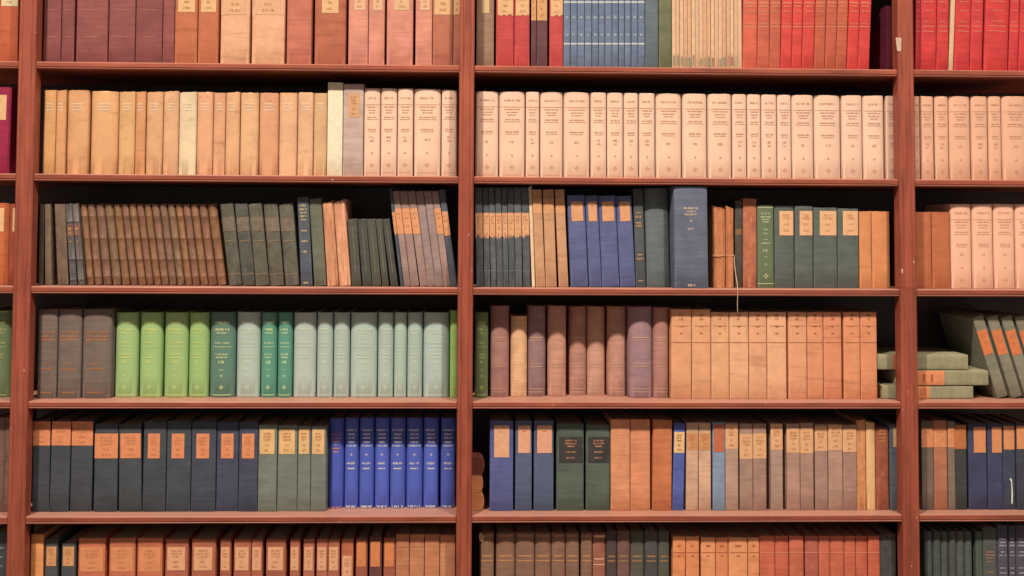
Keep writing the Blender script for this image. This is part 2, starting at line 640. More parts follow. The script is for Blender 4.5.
T3 = [(0.83, 0.085, 0.55), (0.7, 0.085, 0.62), (0.58, 0.07, 0.5), (0.36, 0.08, 0.28), (0.15, 0.08, 0.4)]
INK = (202, 126, 82)
CREAM = (238, 178, 122)
ORANGE = (230, 138, 90)

# --- top shelf
run('a', 0, 'buckram', (205, 100, 64), 'orange-brown cloth book with a cream label', [(-2, 17.6)], -30, lab=dict(rgb=(238, 205, 150), fa=.12, fb=.95, y0=-20, y1=6, txt=T3))
run('b', 0, 'cloth', [(148, 78, 72), (142, 74, 68), (152, 80, 72)], 'plum cloth book', [(42.8, 60), (61.5, 74), (75.5, 107), (108.5, 134.5), (135.4, 162), (162.4, 173.5)], -28,
    txt=[(10, 1.2, .6, 't'), (37, 1.4, .5, 't'), (-5, 1.6, .6, 't')], tk='gilt', trgb=(180, 105, 80), b=.004)
run('b', 0, 'buckram', (202, 112, 74), 'tan-brown cloth book with an inset cream label', [(174.3, 196.5), (197.7, 218)], -26, lab=dict(rgb=CREAM, fa=.15, fb=.88, y0=-16, y1=12, txt=T3))
run('b', 0, 'buckram', (240, 170, 125), 'broad peach-tan cloth book with a printed label', [(219.5, 249.3), (250.7, 284.5)], -26, lab=dict(rgb=(236, 172, 124), fa=.04, fb=.96, y0=-14, y1=14.5, txt=T3))
run('b', 0, 'cloth', (202, 112, 86), 'unlabelled rose-brown cloth book', [(286, 311.4)], -26)
run('b', 0, 'buckram', (192, 106, 76), 'brown cloth book with a centred cream label', [(313.7, 345.7)], -26, lab=dict(rgb=CREAM, fa=.24, fb=.76, y0=-16, y1=13, txt=T3))
run('b', 0, 'cloth', (224, 140, 112), 'rose cloth book with a small pale label', [(347.8, 367.6), (368.5, 384.4), (386, 413), (415, 431.6)], -25, lab=dict(rgb=(236, 178, 130), fa=.28, fb=.85, y0=-14, y1=10, txt=T3), seta=.003)
run('b', 0, 'buckram', (194, 112, 84), 'rose-brown cloth book with a wide cream label', [(432.7, 452.5), (453.6, 460.5)], -24, lab=dict(rgb=CREAM, fa=.06, fb=.97, y0=-16, y1=14.5, txt=T3))
run('c', 0, 'cloth', (165, 122, 94), 'grey-tan cloth book with an offset cream label', [(476, 494)], -24, lab=dict(rgb=(226, 180, 120), fa=.3, fb=.72, y0=-16, y1=13))
LT = dict(rgb=CREAM, fa=.1, fb=.96, y0=-12, y1=15.5, txt=T3, torn=.006)
run('c', 0, 'cloth', (204, 74, 66), 'red cloth book with a torn pale label', [(495.6, 513.3), (514.5, 529.6)], -22, lab=LT)
run('c', 0, 'cloth', (110, 66, 62), 'slim dark purple book with a pale label', [(530.8, 535.8), (536.6, 547.4)], -22, lab=dict(rgb=(226, 160, 104), fa=.05, fb=.95, y0=-12, y1=20.5, txt=T3))
run('c', 0, 'cloth', (206, 76, 68), 'bright red torn-labelled book beside slim blue volumes', [(549, 562.8)], -22, lab=dict(LT, y1=16))
xs = [563.7, 570.4, 577.3, 584.7, 592, 598.6, 605, 612, 618.5, 624.5, 631.2, 638, 644.8]
run('c', 0, 'cloth', [(118, 124, 137), (112, 118, 132), (116, 122, 136)], 'slim grey-blue volume', [(a, b - .4) for a, b in zip(xs, xs[1:])], -16,
    txt=[(2.2, 1.6, .96, 'r'), (17.5, 1.8, .4, 't'), (34.8, 1.8, .4, 't'), (43.8, 1.6, .9, 'r')], tk='gilt', trgb=(214, 206, 190), b=.003)
run('c', 0, 'cloth', (102, 108, 106), 'teal-grey cloth book beside the slim blue volumes', [(645.2, 658)], -20)
run('c', 0, 'cloth', (118, 112, 78), 'olive-green cloth book beside the cream pamphlets', [(658.8, 671.6)], -22)
PC = [(236, 184, 138), (232, 174, 130), (236, 180, 138), (228, 168, 126), (230, 170, 124)]
SC = [(182, 160, 120), (190, 138, 104), (160, 140, 106), (178, 110, 88), (140, 134, 106)]
run('c', 0, 'paper', PC, 'thin cream paper pamphlet', span(672, 741.8, 18, .25), -8, noun='pamphlet', strips=SC, b=.0012, n=3, dep=.14)
run('c', 0, 'cloth', [(220, 98, 72), (214, 100, 74), (204, 96, 70)], 'faded brick-red cloth book', [(742.6, 756.5, 743, 757.2), (757.4, 768.6, 758.2, 769.6), (769, 779.8, 770.2, 781)], -8,
    txt=[(3, 1.3, .8, 'r'), (6.5, 1.4, .6, 't'), (11.5, 1.2, .7, 't'), (24, 1.6, .7, 't'), (27, 1, .9, 'r')], tk='gilt', trgb=(226, 140, 96), left=True, place='beside the pamphlets')
RT = dict(txt=[(3, 1.3, .8, 'r'), (6.5, 1.4, .6, 't'), (11.5, 1.2, .7, 't'), (24, 1.6, .7, 't'), (27, 1, .9, 'r')], tk='gilt', trgb=(236, 130, 90))
run('c', 0, 'cloth', (222, 72, 62), 'bright red cloth book', [(780.2, 790.8, 782, 792.8), (791.2, 801, 793.2, 803), (801.4, 813, 803.4, 815)], -8, **RT)
run('c', 0, 'cloth', (200, 92, 64), 'faded brick-red cloth book', [(813.8, 824, 816, 826.2), (824.4, 835, 826.8, 837.4), (835.4, 846, 838, 848.6)], -8, place='between bright red books', **RT)
run('c', 0, 'cloth', (222, 68, 60), 'bright red leaning book beside the dark gap', [(846.4, 857, 849.2, 859.8), (857.4, 868.8, 860.4, 871.8)], -8, **RT)
RD = dict(txt=[(2, 1.4, .6, 't'), (11, 1.2, .5, 't'), (22, 2, .55, 't'), (26.5, 1, .7, 'r'), (31.5, 1, .7, 'r')], tk='gilt', trgb=(240, 120, 92))
run('d', 0, 'cloth', (216, 62, 58), 'red cloth book', [(914.6, 918.9, 915.6, 919.9), (919.6, 935.6, 920.6, 936.6), (936, 947.8, 937.6, 949.2), (953, 969, 956.2, 971.4), (969.4, 981.6, 972, 984), (983, 1007.6, 985.8, 1010.4), (1008, 1017.2, 1010.8, 1020), (1017.6, 1028, 1020.4, 1031)], -14, **RD)
run('d', 0, 'paper', (238, 184, 140), 'thin cream pamphlet between the red books', [(948.2, 952.4, 951, 955.2)], -12, noun='pamphlet', b=.0012)

run('c', 0, 'cloth', (104, 30, 46), 'thin dark maroon book in the dark gap by the upright', [(886.6, 892.4)], 6, seta=.012)

# --- second shelf
run('a', 1, 'cloth', (160, 36, 66), 'crimson cloth book with a cream label', [(-8, 9.5, -5, 12.6)], 87, lab=dict(rgb=CREAM, fa=.3, fb=.72, y0=95, y1=120))
VE = [(41.8, 54.6), (55.2, 64.8), (65.6, 87.8), (89, 117), (117.6, 134), (134.8, 144.6), (145, 161.7), (162.4, 177.6), (178, 195.6), (196.2, 212), (212.6, 224.4), (225, 238.6), (239.5, 257.5), (258.5, 277.6), (278.6, 296.3), (297, 312.6), (313.2, 326.4)]
VC = [(231, 160, 99), (227, 154, 99), (231, 160, 106), (233, 164, 108), (233, 168, 108), (225, 149, 95), (233, 166, 114), (235, 168, 120), (247, 206, 158), (237, 164, 117), (235, 162, 115), (237, 169, 118), (239, 175, 122), (229, 156, 110), (241, 173, 124), (241, 177, 128), (227, 168, 115)]
run('b', 1, 'vellum', VC, 'buff vellum-bound volume', VE, [90, 90.2, 90, 91, 91.6, 91.6, 91.8, 91.2, 92, 92, 92.6, 92.2, 92.6, 92.8, 92.6, 92.4, 93], wear=1.3, n=2.6, bk=.2,
    txt=[(104, 1.4, .5, 't'), (107, 1.2, .45, 't'), (110, 1.2, .5, 't')], tk='ink', trgb=(250, 212, 170))
run('b', 1, 'paper', (255, 224, 180), 'tall pale cream book standing above its neighbours', [(327, 342)], 82.4, n=5, b=.003)
run('b', 1, 'cloth', (206, 166, 144), 'tall grey-beige book with a tan spine label', [(342.8, 362.8)], 84, n=5, b=.004, lab=dict(rgb=(226, 164, 114), fa=.26, fb=.8, y0=93, y1=117.5, txt=T3))


def journal(y0, big):
    o = y0 - 98
    L = [(98 + o, 1.9, .62, 't'), (104.6 + o, .7, .9, 'r'), (107 + o, 1.2, .62, 't'), (110 + o, 1.1, .5, 't'), (112.6 + o, 1, .4, 't'), (117.2 + o, 1.2, .6, 't'), (119.4 + o, .7, .7, 't'), (129.4 + o, 1.3, .55, 't'), (131.6 + o, .7, .5, 't')]
    if big:
        L += [(139.6 + o, 2.4, .2, 't')]
    else:
        L += [(137.2 + o, 2.2, .26, 't'), (140.8 + o, 1.8, .24, 't')]
    return L + [(153 + o, 2.8, .3, 'e'), (165 + o, 5.0, .3, 'e'), (172.6 + o, .6, .98, 'r')]


PK = (253, 198, 160)
JR = dict(txt='journal', tk='ink', trgb=(226, 154, 120), n=2.4, bk=.17, page=(240, 200, 160))
run('b', 1, 'smooth', PK, 'pale pink journal volume', [(363.6, 379.6), (380.4, 396.4), (397.2, 412.6), (413.4, 440.2), (441.4, 456.6)], [88.4, 88.4, 88.6, 89, 90], noun='journal volume', jy=98, **JR)
run('c', 1, 'smooth', PK, 'pale pink journal volume', [(475.2, 498.2), (499, 524.8), (525.6, 539), (539.8, 562.8), (563.6, 589.8), (590.6, 606.2), (607, 623), (623.8, 638.2), (639, 654.8), (655.6, 681.8), (682.6, 707.4), (708.2, 731.8), (732.6, 746.8), (747.4, 761), (761.6, 777), (777.6, 791.6), (792.2, 814), (814.8, 841.6), (842.3, 863), (863.7, 884.8), (886.4, 897)], 91.5, noun='journal volume', jy=100, topslope=4.5, **JR)
run('d', 1, 'smooth', (247, 178, 138), 'pale pink journal volume', [(914.6, 920), (920.8, 934.4), (935.2, 949.2), (950, 971.4), (972.2, 988.6), (989.2, 1002), (1003, 1029)], 96.4, noun='journal volume', jy=105, **JR)

# --- third shelf
run('a', 2, 'buckram', (204, 104, 62), 'orange-brown book with a cream label', [(-12, 7.6)], 203, lab=dict(rgb=CREAM, fa=.3, fb=.74, y0=208, y1=231.5))
run('a', 2, 'cloth', (178, 80, 54), 'slim red-brown book with a cream label', [(8.6, 16.6)], 204, lab=dict(rgb=CREAM, fa=.4, fb=.8, y0=208, y1=231.5))
LB = [(38.2, 43.6, 40.4, 44.6), (44.6, 52.6, 44.9, 50.6), (57.2, 69, 54.8, 64.8)]
run('b', 2, 'leather', [(88, 68, 54), (123, 97, 75), (121, 93, 73)], 'plain dark brown leather volume', LB, 204, wear=1, n=2.2)
run('b', 2, 'leather', [(98, 88, 80), (106, 90, 78)], 'dark leather volume with a red title band', [(70, 77.6, 66, 71.8), (78.2, 85.4, 72.4, 78.6)], 203.6, wear=1, n=2.2, bands=[222, 259.5, 280],
    lab=dict(rgb=(122, 84, 72), fa=.0, fb=1.0, y0=224, y1=237, leather=True, txt=[(.6, .2, .5), (.3, .2, .5)], ink=(220, 150, 70)), txt=[(242, 1.5, .3, 't'), (259.5, .8, .95, 'r')], tk='gilt', trgb=(200, 140, 90))
st = [87, 95, 103.7, 113, 122.6, 131, 138.8, 147, 154.6, 162, 170, 177.8, 185.8, 193.2, 201, 209, 218, 228.2]
OL = []
for i in range(17):
    k = 6.8 + 3.6 * min(1, i / 7)
    OL.append((st[i], st[i + 1] - 0.7, st[i] - k, st[i + 1] - 0.7 - (6.8 + 3.6 * min(1, (i + .6) / 7))))
run('b', 2, 'leather', [(139, 91, 60), (133, 90, 64), (129, 88, 65), (131, 93, 65), (141, 93, 60), (133, 88, 64), (143, 95, 62), (135, 86, 60)], 'slim leaning brown leather volume', OL, 204, wear=1, n=2, bk=.42, thin=True, seta=.008, bands=[218, 239, 260, 277],
    txt=[(239, .9, .96, 'r'), (260, .9, .96, 'r'), (217, .8, .9, 'r')], tk='gilt', trgb=(120, 74, 44))
run('b', 2, 'leather', [(96, 86, 70), (90, 82, 70), (98, 88, 70), (100, 88, 72), (102, 92, 76)], 'grey-black leaning volume with a tan band', [(229.6, 241.8, 219, 233.8), (242.6, 255.4, 234.4, 247.4), (256.2, 269.6, 248, 262), (270.2, 284, 262.8, 277.8), (285.6, 299.4, 278.6, 293.4)], 203.6, wear=1.4, n=3,
    lab=dict(rgb=(122, 102, 82), fa=.02, fb=.98, y0=218, y1=232, leather=True), txt=[(228, 1.5, .8, 't'), (241.5, 1.2, .8, 'r'), (274.6, 1, .9, 'r')], tk='gilt', trgb=(140, 112, 82), keepwide=True)
run('b', 2, 'cloth', (88, 88, 92), 'dark navy book with gilt lettering', [(301, 312.6, 297, 308.8)], 197, txt=[(206, 2.2, .6, 't'), (209.6, 1.8, .7, 't'), (213, 1.6, .6, 't'), (216.4, 1.8, .6, 't'), (220, 1.6, .5, 't'), (231, 1.6, .5, 't'), (241.5, 1.2, .6, 't'), (252, 2, .5, 't'), (283, 1.6, .5, 't')], tk='gilt', trgb=(236, 188, 112))
run('b', 2, 'cloth', (112, 105, 84), 'grey-green cloth book next to torn orange-wrapped books', [(313.6, 327, 309.8, 320.8)], 198.4)
run('b', 2, 'torn', [(222, 146, 104), (232, 156, 114)], 'torn orange paper-wrapped book', [(328, 338.6, 322.2, 333.4), (339, 351, 333.8, 345)], [202, 201], wear=5, n=2.4, square=False, crackle=True)
run('b', 2, 'cloth', [(88, 80, 66), (80, 75, 64), (90, 83, 68)], 'short slim charcoal leaning book with gilt line', [(352, 361.8, 347.6, 356.6), (362.4, 372, 357.2, 366), (372.8, 381.4, 366.6, 375.2), (382, 389.4, 375.8, 382), (390.2, 398.8, 382.4, 390.2)], 219,
    txt=[(273, .0016, .125, 'v')], tk='gilt', trgb=(150, 138, 100))
LO = dict(rgb=(232, 152, 102), fa=.02, fb=.98, y0=209, y1=234.5, txt=[(.8, .08, .7), (.62, .08, .6), (.3, .08, .4)])
run('b', 2, 'cloth', (84, 84, 88), 'dark navy leaning book with orange label, beside charcoal books', [(400.2, 404, 388.4, 391.6)], 189, lab=dict(LO, y0=212, y1=235, torn=.008))
M = (166, 128, 112)
run('b', 2, 'cloth', M, 'mauve-brown leaning book with an orange label', [(404.6, 410.2, 392, 399.2), (410.8, 419.6, 399.8, 407), (420, 427.8, 407.4, 414.8)], 191, lab=LO)
run('b', 2, 'cloth', (162, 128, 116), 'mauve-brown leaning book without a label', [(428.2, 435.6, 415.2, 423.4), (436, 443.6, 423.8, 431.2)], 191)
run('b', 2, 'cloth', M, 'mauve-brown leaning book, label beside the last dark book', [(444, 450.6, 431.6, 438.4)], 191, lab=LO)
run('b', 2, 'cloth', (90, 90, 94), 'dark slate leaning book with an orange label by upright', [(451.4, 457, 438.7, 445.2)], 189.5, lab=dict(LO, y0=212, y1=236))
tb = [476, 484.5, 491, 497.5, 503.2, 509.2, 515.6, 523, 531.4]
tt = [475, 482, 489, 494.6, 501.8, 507.2, 513.8, 521.2, 528.2]
run('c', 2, 'leather', [(92, 91, 89), (84, 84, 83), (96, 94, 92), (88, 87, 86)], 'worn black volume with a torn orange label', [(tb[i], tb[i + 1] - .5, tt[i], tt[i + 1] - .5) for i in range(8)], 187.4, wear=1.6, n=3,
    lab=dict(rgb=(232, 162, 112), fa=.0, fb=1.0, y0=212.4, y1=238, torn=.013, txt=T3), txt=[(271, .7, .9, 'r'), (194, .8, .8, 'r')], tk='ink', trgb=(120, 120, 118))
run('c', 2, 'paper', (244, 196, 148), 'very thin torn cream booklet between black and brown books', [(531.9, 535.4, 528.5, 531.4)], 186.4, noun='booklet', wear=2.5, square=False)
run('c', 2, 'buckram', (208, 148, 106), 'tall tan-brown cloth book with a paler band', [(535.8, 545, 531.8, 541.4), (546, 557, 542.6, 553.4), (558.6, 568.6, 554.6, 564.2)], 189.4, lab=dict(rgb=(224, 154, 104), fa=.0, fb=1, y0=199, y1=214))
run('c', 2, 'cloth', (98, 98, 128), 'navy-blue cloth book with an orange label', [(570, 588.6, 567.4, 584), (589.6, 601, 585, 597.6), (602, 619.6, 598.4, 615), (620.4, 635.6, 616, 631.4)], [195, 195.4, 195.6, 195.8], lab=dict(rgb=(230, 156, 106), fa=.2, fb=.86, y0=202, y1=221.5, txt=[(.8, .07, .5)]))
run('c', 2, 'cloth', (84, 84, 80), 'slim black book with gilt lettering', [(636.4, 644.8, 632.6, 642.8)], 188.6, txt=[(213, 1.6, .6, 't'), (217, 2.4, .7, 't'), (223, 1.5, .6, 't'), (226, 2.2, .6, 't'), (255, 1.5, .5, 't'), (259, 1.8, .7, 't'), (281, 1.2, .5, 't')], tk='gilt', trgb=(214, 150, 96))
run('c', 2, 'cloth', (106, 108, 102), 'broad dark slate book left of the big navy volume', [(645.6, 671, 643.6, 669.4)], 188, txt=[(207, 1.4, .5, 't'), (211, 1, .4, 't'), (220, 1.2, .1, 't')], tk='gilt', trgb=(130, 130, 118), seta=.008, bk=.16, n=2.2)
run('c', 2, 'cloth', (106, 104, 114), 'big slate-navy volume with gilt title, tallest on this shelf', [(675, 708.3, 671.4, 708.3)], 186.4, seta=-.036, n=4, bk=.08,
    txt=[(208.4, 2.0, .42, 't'), (211.6, 1.8, .28, 't'), (214.6, 1.8, .4, 't'), (221, 1.6, .06, 't'), (229, 2.0, .2, 't'), (285.4, 2.2, .25, 't')], tk='gilt', trgb=(232, 190, 150))
run('c', 2, 'torn', (208, 124, 80), 'torn orange-brown book of the string-tied pair', [(712.8, 725.2), (725.8, 733.6)], 207, wear=5, n=2.2, square=False)
run('c', 2, 'leather', (84, 72, 62), 'narrow dark leather book beside the tied pair', [(734.4, 742, 734.8, 741.8)], 200.5, wear=1, txt=[(232, 6, .9, 'r'), (245, 1.2, .5, 't'), (248.5, 1.2, .4, 't')], tk='gilt', trgb=(140, 98, 60), seta=.006)
run('c', 2, 'leather', (190, 108, 74), 'red-brown mottled leather book beside the green one', [(742.6, 756.8, 743, 756.6)], 198.4, wear=1.2, bands=[])
run('c', 2, 'smooth', (108, 114, 80), 'green cloth book with gilt lettering', [(757.4, 773.8)], 205.4,
    txt=[(207.6, .7, .95, 'r'), (213.6, 1.8, .6, 't'), (217, 1.4, .6, 't'), (219.6, 1.2, .5, 't'), (222, 1.2, .4, 't'), (229.6, 1.9, .3, 't'), (233.6, 1.9, .3, 't'), (239.6, .7, .3, 't'), (243.4, 1.3, .5, 't'), (250.6, 3, .3, 't'), (257, .8, .2, 't'), (264.5, 3, .3, 'e'), (276, 5.5, .4, 'e'), (283.6, .7, .95, 'r')], tk='gilt', trgb=(206, 196, 140))
LN = dict(rgb=(240, 176, 122), fa=.26, fb=.96, y0=211, y1=235.4, txt=[(.82, .1, .5), (.7, .1, .6), (.45, .09, .4), (.2, .09, .4)], ink=(222, 136, 94))
run('c', 2, 'cloth', (98, 98, 86), 'slate-blue cloth book with a pale orange label', [(774.6, 794, 774, 793.8), (794.8, 813, 794.4, 812.6), (813.6, 837, 813.2, 836.8), (837.6, 858.8)], [205.6, 206, 207.6, 208.6], lab=LN, b=.004)
run('c', 2, 'buckram', (224, 140, 86), 'orange-tan cloth book by the right upright', [(859.8, 871.6), (872, 890.4)], 211.4)
run('d', 2, 'buckram', (196, 108, 68), 'brown cloth book left of pink journals', [(915.4, 931.6), (932.6, 950.6)], 212)
run('d', 2, 'smooth', (250, 180, 142), 'pale pink journal volume', [(951.6, 972.4), (973.4, 993.8), (994.8, 1015.6), (1016.6, 1036)], 204, noun='journal volume', jy=213, **dict(JR, n=3))

# --- fourth shelf
GR = [(311.8, .7, .95, 'r'), (322.4, 2.2, .62, 't'), (329.5, 2.4, .6, 't'), (333, 1.6, .5, 't'), (343, 1.6, .6, 't'), (347, .8, .7, 't'), (354.5, 1.8, .5, 't'), (357.5, 1.2, .45, 't'), (362.2, 2.8, .24, 't'), (370, .8, .2, 't'), (376, 3.4, .3, 'e'), (387.4, 4.6, .34, 'e'), (395, .7, .95, 'r')]
GJ = dict(txt=GR, tk='gilt', n=2.1, bk=.38, page=(150, 140, 110), seta=.017)
run('a', 3, 'smooth', (124, 134, 88), 'green law volume with gilt lettering', [(-14, 11.6)], 310, trgb=(226, 206, 120), **GJ)
run('b', 3, 'cloth', (122, 100, 86), 'grey-brown volume with orange lettering', [(36.4, 55.8), (56.7, 80), (81, 111.4)], 309, n=2.6, bk=.14,
    txt=[(332.4, 1.6, .8, 't'), (336.4, 2.2, .7, 't'), (340, 1.4, .8, 't'), (363.6, 1.8, .3, 't'), (369, 1.8, .62, 't'), (392.6, 1.6, .55, 't')], tk='gilt', trgb=(206, 122, 66))
run('b', 3, 'smooth', [(166, 184, 116), (164, 184, 112), (164, 182, 112), (160, 182, 108)], 'light green volume with gilt lettering', [(113.6, 137.6), (139, 162), (163.6, 187.4), (188.4, 208.4)], 312, trgb=(226, 222, 126), **GJ)
run('b', 3, 'smooth', (100, 126, 102), 'dark green volume with gilt lettering', [(209.4, 235.2)], 311.6, trgb=(226, 220, 150), **GJ)
run('b', 3, 'smooth', (184, 186, 163), 'pale grey-green volume left of the teal pair', [(236, 259.8)], 311.6, trgb=(226, 222, 180), **GJ)
run('b', 3, 'smooth', (98, 146, 116), 'teal-green volume with gilt lettering', [(260.8, 276.6), (277.2, 292)], 312, trgb=(214, 224, 160), **GJ)
run('b', 3, 'smooth', [(188, 188, 167), (182, 184, 163), (180, 182, 161), (182, 186, 163), (180, 184, 161), (177, 184, 159), (177, 182, 159), (182, 186, 165)], 'pale grey-green volume', [(292.8, 315.8), (316.6, 332.4), (333.2, 349), (350, 376.8), (377.6, 393), (393.8, 406.2), (406.9, 422), (422.8, 449)], 312, trgb=(222, 222, 184), place='right of the teal pair', **GJ)
run('b', 3, 'smooth', (156, 182, 94), 'narrow bright green volume against the upright', [(449.8, 457.6)], 310, trgb=(210, 190, 90), **GJ)
run('c', 3, 'smooth', (118, 124, 80), 'green volume with gilt lettering', [(474.8, 488)], 312, trgb=(206, 200, 110), **GJ)
MB = dict(n=2.0, bk=.42, txt=[(337.6, 1, .7, 'r'), (340, 1.2, .6, 't'), (364, 1, .7, 't'), (366.5, 1.2, .6, 't'), (389, .7, .95, 'r'), (392, .7, .95, 'r')], tk='gilt')
run('c', 3, 'cloth', (170, 116, 100), 'mauve-brown book beside the green one', [(489.8, 509)], 305.4, trgb=(206, 150, 116), seta=.025, **MB)
run('c', 3, 'cloth', (234, 172, 122), 'short tan book between taller mauve-brown books', [(510.2, 526.6)], 315.6, seta=.030, trgb=(246, 190, 140), **MB)
run('c', 3, 'cloth', [(154, 112, 104), (206, 142, 112), (188, 128, 104), (206, 146, 116), (198, 136, 110), (168, 122, 118), (182, 122, 102)], 'mauve-brown rounded-spine book', [(527.6, 545.6), (547.2, 566.2), (568.4, 585.8), (587, 605.2), (607.3, 626.4), (628.6, 652), (653, 669.4)], [305.4, 305.4, 306, 306, 306, 306.4, 307], trgb=(216, 160, 124), place='longest mauve row', setv=[.037, .038, .058, .058, .040, .012, .012], **MB)
TB = [(232, 160, 104), (234, 164, 106), (236, 168, 110), (238, 172, 116), (236, 166, 112), (240, 172, 116), (234, 160, 106), (232, 152, 98), (230, 146, 94), (232, 150, 96), (230, 146, 92)]
TBX = [(670.4, 691, 671, 691), (692.2, 710.6), (711.4, 728.8), (729.8, 748.4), (749.2, 766.6), (767.4, 786.8), (788.2, 806.8), (807.6, 823), (824, 842), (843.6, 860), (861, 877.4)]
TB = [(min(255, int(r * 1.01)), int(g * .985), int(b * 1.06)) for r, g, b in TB]
run('c', 3, 'buckram', TB, 'orange-tan cloth book with a round stamp', TBX, [309, 309.2, 312, 312, 312, 312, 312, 312, 312, 312, 312], n=4, b=.004, setv=[0] * 11,
    txt=[(315.5, 2.6, .24, 't'), (319, 2.2, .2, 't'), (326.4, 1.6, .2, 't'), (333.4, 1.4, .16, 't'), (326, .5, .8, 't'), (342.6, .6, .95, 'r')], tk='ink', trgb=(172, 100, 66))

# --- fifth shelf
run('a', 4, 'cloth', [(142, 100, 84), (134, 98, 80)], 'slim grey-brown cloth book', [(-6, 3.4), (4, 10.4)], 417)
CH = dict(n=5, b=.003)
NV = (74, 73, 73)
run('b', 4, 'cloth', NV, 'charcoal book with a full-width orange label', [(32.8, 48.6, 32.8, 52), (49.1, 69, 52.4, 71.8), (69.6, 92, 72.2, 93.8)], 420.4, lab=dict(rgb=ORANGE, fa=0, fb=1, y0=421.6, y1=445.6, txt=T3), keepwide=True, **CH)
run('b', 4, 'cloth', [(73, 73, 73), (74, 74, 73), (73, 73, 73), (73, 75, 77), (73, 74, 80), (74, 74, 86), (72, 72, 84)], 'charcoal-navy book with an inset orange label',
    [(92.8, 118, 95.8, 118.4), (118.6, 141.8, 119, 141.8), (142.4, 165.4), (166, 190.2), (190.8, 215.4), (216, 237.8), (238.4, 257)], [423.6, 423.6, 421, 421, 421, 421.6, 421.6], lab=dict(rgb=ORANGE, fa=.24, fb=.76, y0=433.6, y1=458.4, txt=T3), labw=[(.02, .98), (.08, .96), (.2, .72), (.2, .72), (.2, .72), (.2, .76), (.16, .8)], **CH)
run('b', 4, 'cloth', (124, 122, 104), 'grey-green book with a pale label', [(258, 276.4), (277, 296.8), (297.4, 310), (310.6, 326.6)], [424.4, 424.8, 425.6, 426], lab=dict(rgb=(236, 178, 116), fa=.08, fb=.86, y0=429.6, y1=454, txt=T3), **CH)
BT = [(430.2, 1.8, .75, 't'), (434.4, 1.4, .5, 't'), (438, 1.4, .55, 't'), (442, 1.4, .5, 't'), (445.8, 1.6, .75, 't'), (454.6, 3, .2, 'e'), (463.4, 2.0, .6, 't'), (468.6, 1.4, .5, 't'), (507.4, 2.4, .72, 't')]
run('b', 4, 'smooth', (80, 90, 166), 'bright blue volume with orange lettering', [(327.2, 343.4)], 417.6, n=2.1, bk=.38, seta=.028, tk='gilt', trgb=(220, 140, 100), txt=[(434.6, 1.6, .75, 't'), (438.4, 1.6, .75, 't'), (441.6, 1.4, .5, 't'), (445, 1.2, .12, 't'), (448.6, 1.4, .5, 't'), (452, 1.4, .4, 't'), (507.4, 1, .7, 't')])
run('b', 4, 'smooth', [(86, 97, 168), (84, 96, 168), (88, 98, 172)], 'bright blue volume with white star', [(344.2, 358), (359, 373.6), (374.6, 388.8), (389.8, 405), (406, 422.2), (423.2, 438.8), (440.2, 455.4)], 417, n=2.1, bk=.38, seta=.028, tk='gilt', trgb=(232, 214, 196), txt=BT)
run('c', 4, 'cloth', (92, 92, 130), 'dark blue book with a tall orange label', [(489.4, 513.2)], 420.4, lab=dict(rgb=(234, 164, 122), fa=.18, fb=.82, y0=425.4, y1=457.4, txt=[(.8, .05, .3)]), **CH)
run('c', 4, 'cloth', (90, 94, 112), 'slate-blue book with an orange label', [(514.8, 531.8), (533.4, 553.6)], 420.4, lab=dict(rgb=(234, 160, 120), fa=.17, fb=.9, y0=425.6, y1=453, txt=[(.8, .05, .3)]), **CH)
run('c', 4, 'cloth', (90, 95, 78), 'dark green book with a black title panel', [(556, 584), (585.4, 609.8)], [423.4, 424.4], n=4, bk=.08, lab=dict(rgb=(62, 56, 52), fa=.1, fb=.95, y0=437, y1=463, leather=True, ink=(206, 132, 92), txt=[(.86, .06, .5), (.75, .06, .56), (.64, .055, .34), (.42, .06, .44), (.2, .06, .42)]))
run('c', 4, 'cloth', [(224, 142, 98), (222, 138, 94)], 'orange-tan plain cloth book', [(610.6, 629.6), (630.4, 650.4)], 419, n=4, bk=.08)
run('c', 4, 'cloth', (204, 116, 72), 'orange-brown book with pale left edge', [(652.2, 670.8, 652.6, 672.6)], 419.4, n=4, bk=.08, txt=[(431, .7, .7, 'r'), (434, .7, .6, 't')], tk='gilt', trgb=(226, 150, 100))
run('c', 4, 'cloth', (90, 98, 152), 'slim bright blue book with a cream label', [(671.8, 684, 674.2, 684.8)], 423, lab=dict(rgb=(240, 186, 122), fa=.06, fb=.94, y0=432, y1=453, txt=T3, ink=(190, 90, 60)), **CH)
run('c', 4, 'cloth', (216, 162, 126), 'slim tan book with an orange-tan label', [(685.4, 697.8, 686.4, 698.2), (698.6, 711)], 422.4, lab=dict(rgb=(216, 142, 88), fa=.06, fb=.94, y0=433, y1=450, txt=T3), **CH)
run('c', 4, 'cloth', (138, 146, 158), 'slim steel-blue book with a reddish label', [(712.6, 724.8)], 422, lab=dict(rgb=(206, 106, 72), fa=.1, fb=.9, y0=424.6, y1=452, txt=T3), **CH)
LM = dict(rgb=(234, 168, 116), fa=.04, fb=.96, y0=429, y1=453, txt=T3)
run('c', 4, 'cloth', [(186, 142, 116), (178, 134, 110), (174, 128, 106), (182, 140, 116), (188, 138, 114), (180, 132, 108), (176, 130, 108), (186, 138, 112), (174, 126, 104)], 'slim mauve-brown book with a pale label',
    [(725.6, 738.4), (739.6, 752.4), (753.6, 766.6), (770.6, 783), (786.6, 799.6), (800.8, 813.8), (814.8, 827.6), (828.6, 842.4), (843.4, 856.6)], [422.6, 423.4, 423.4, 423, 423.4, 422.6, 424, 424, 424.6],
    lab=LM, laby=[(424.6, 449), (434, 459), (433.4, 458.6), (424, 450), (428.4, 452.6), (428.4, 453.4), (426.4, 451), (425, 450), (429, 452)], **CH)
run('c', 4, 'leather', (216, 138, 86), 'tall narrow orange-brown leather book', [(857.4, 866)], 419.6, wear=1)
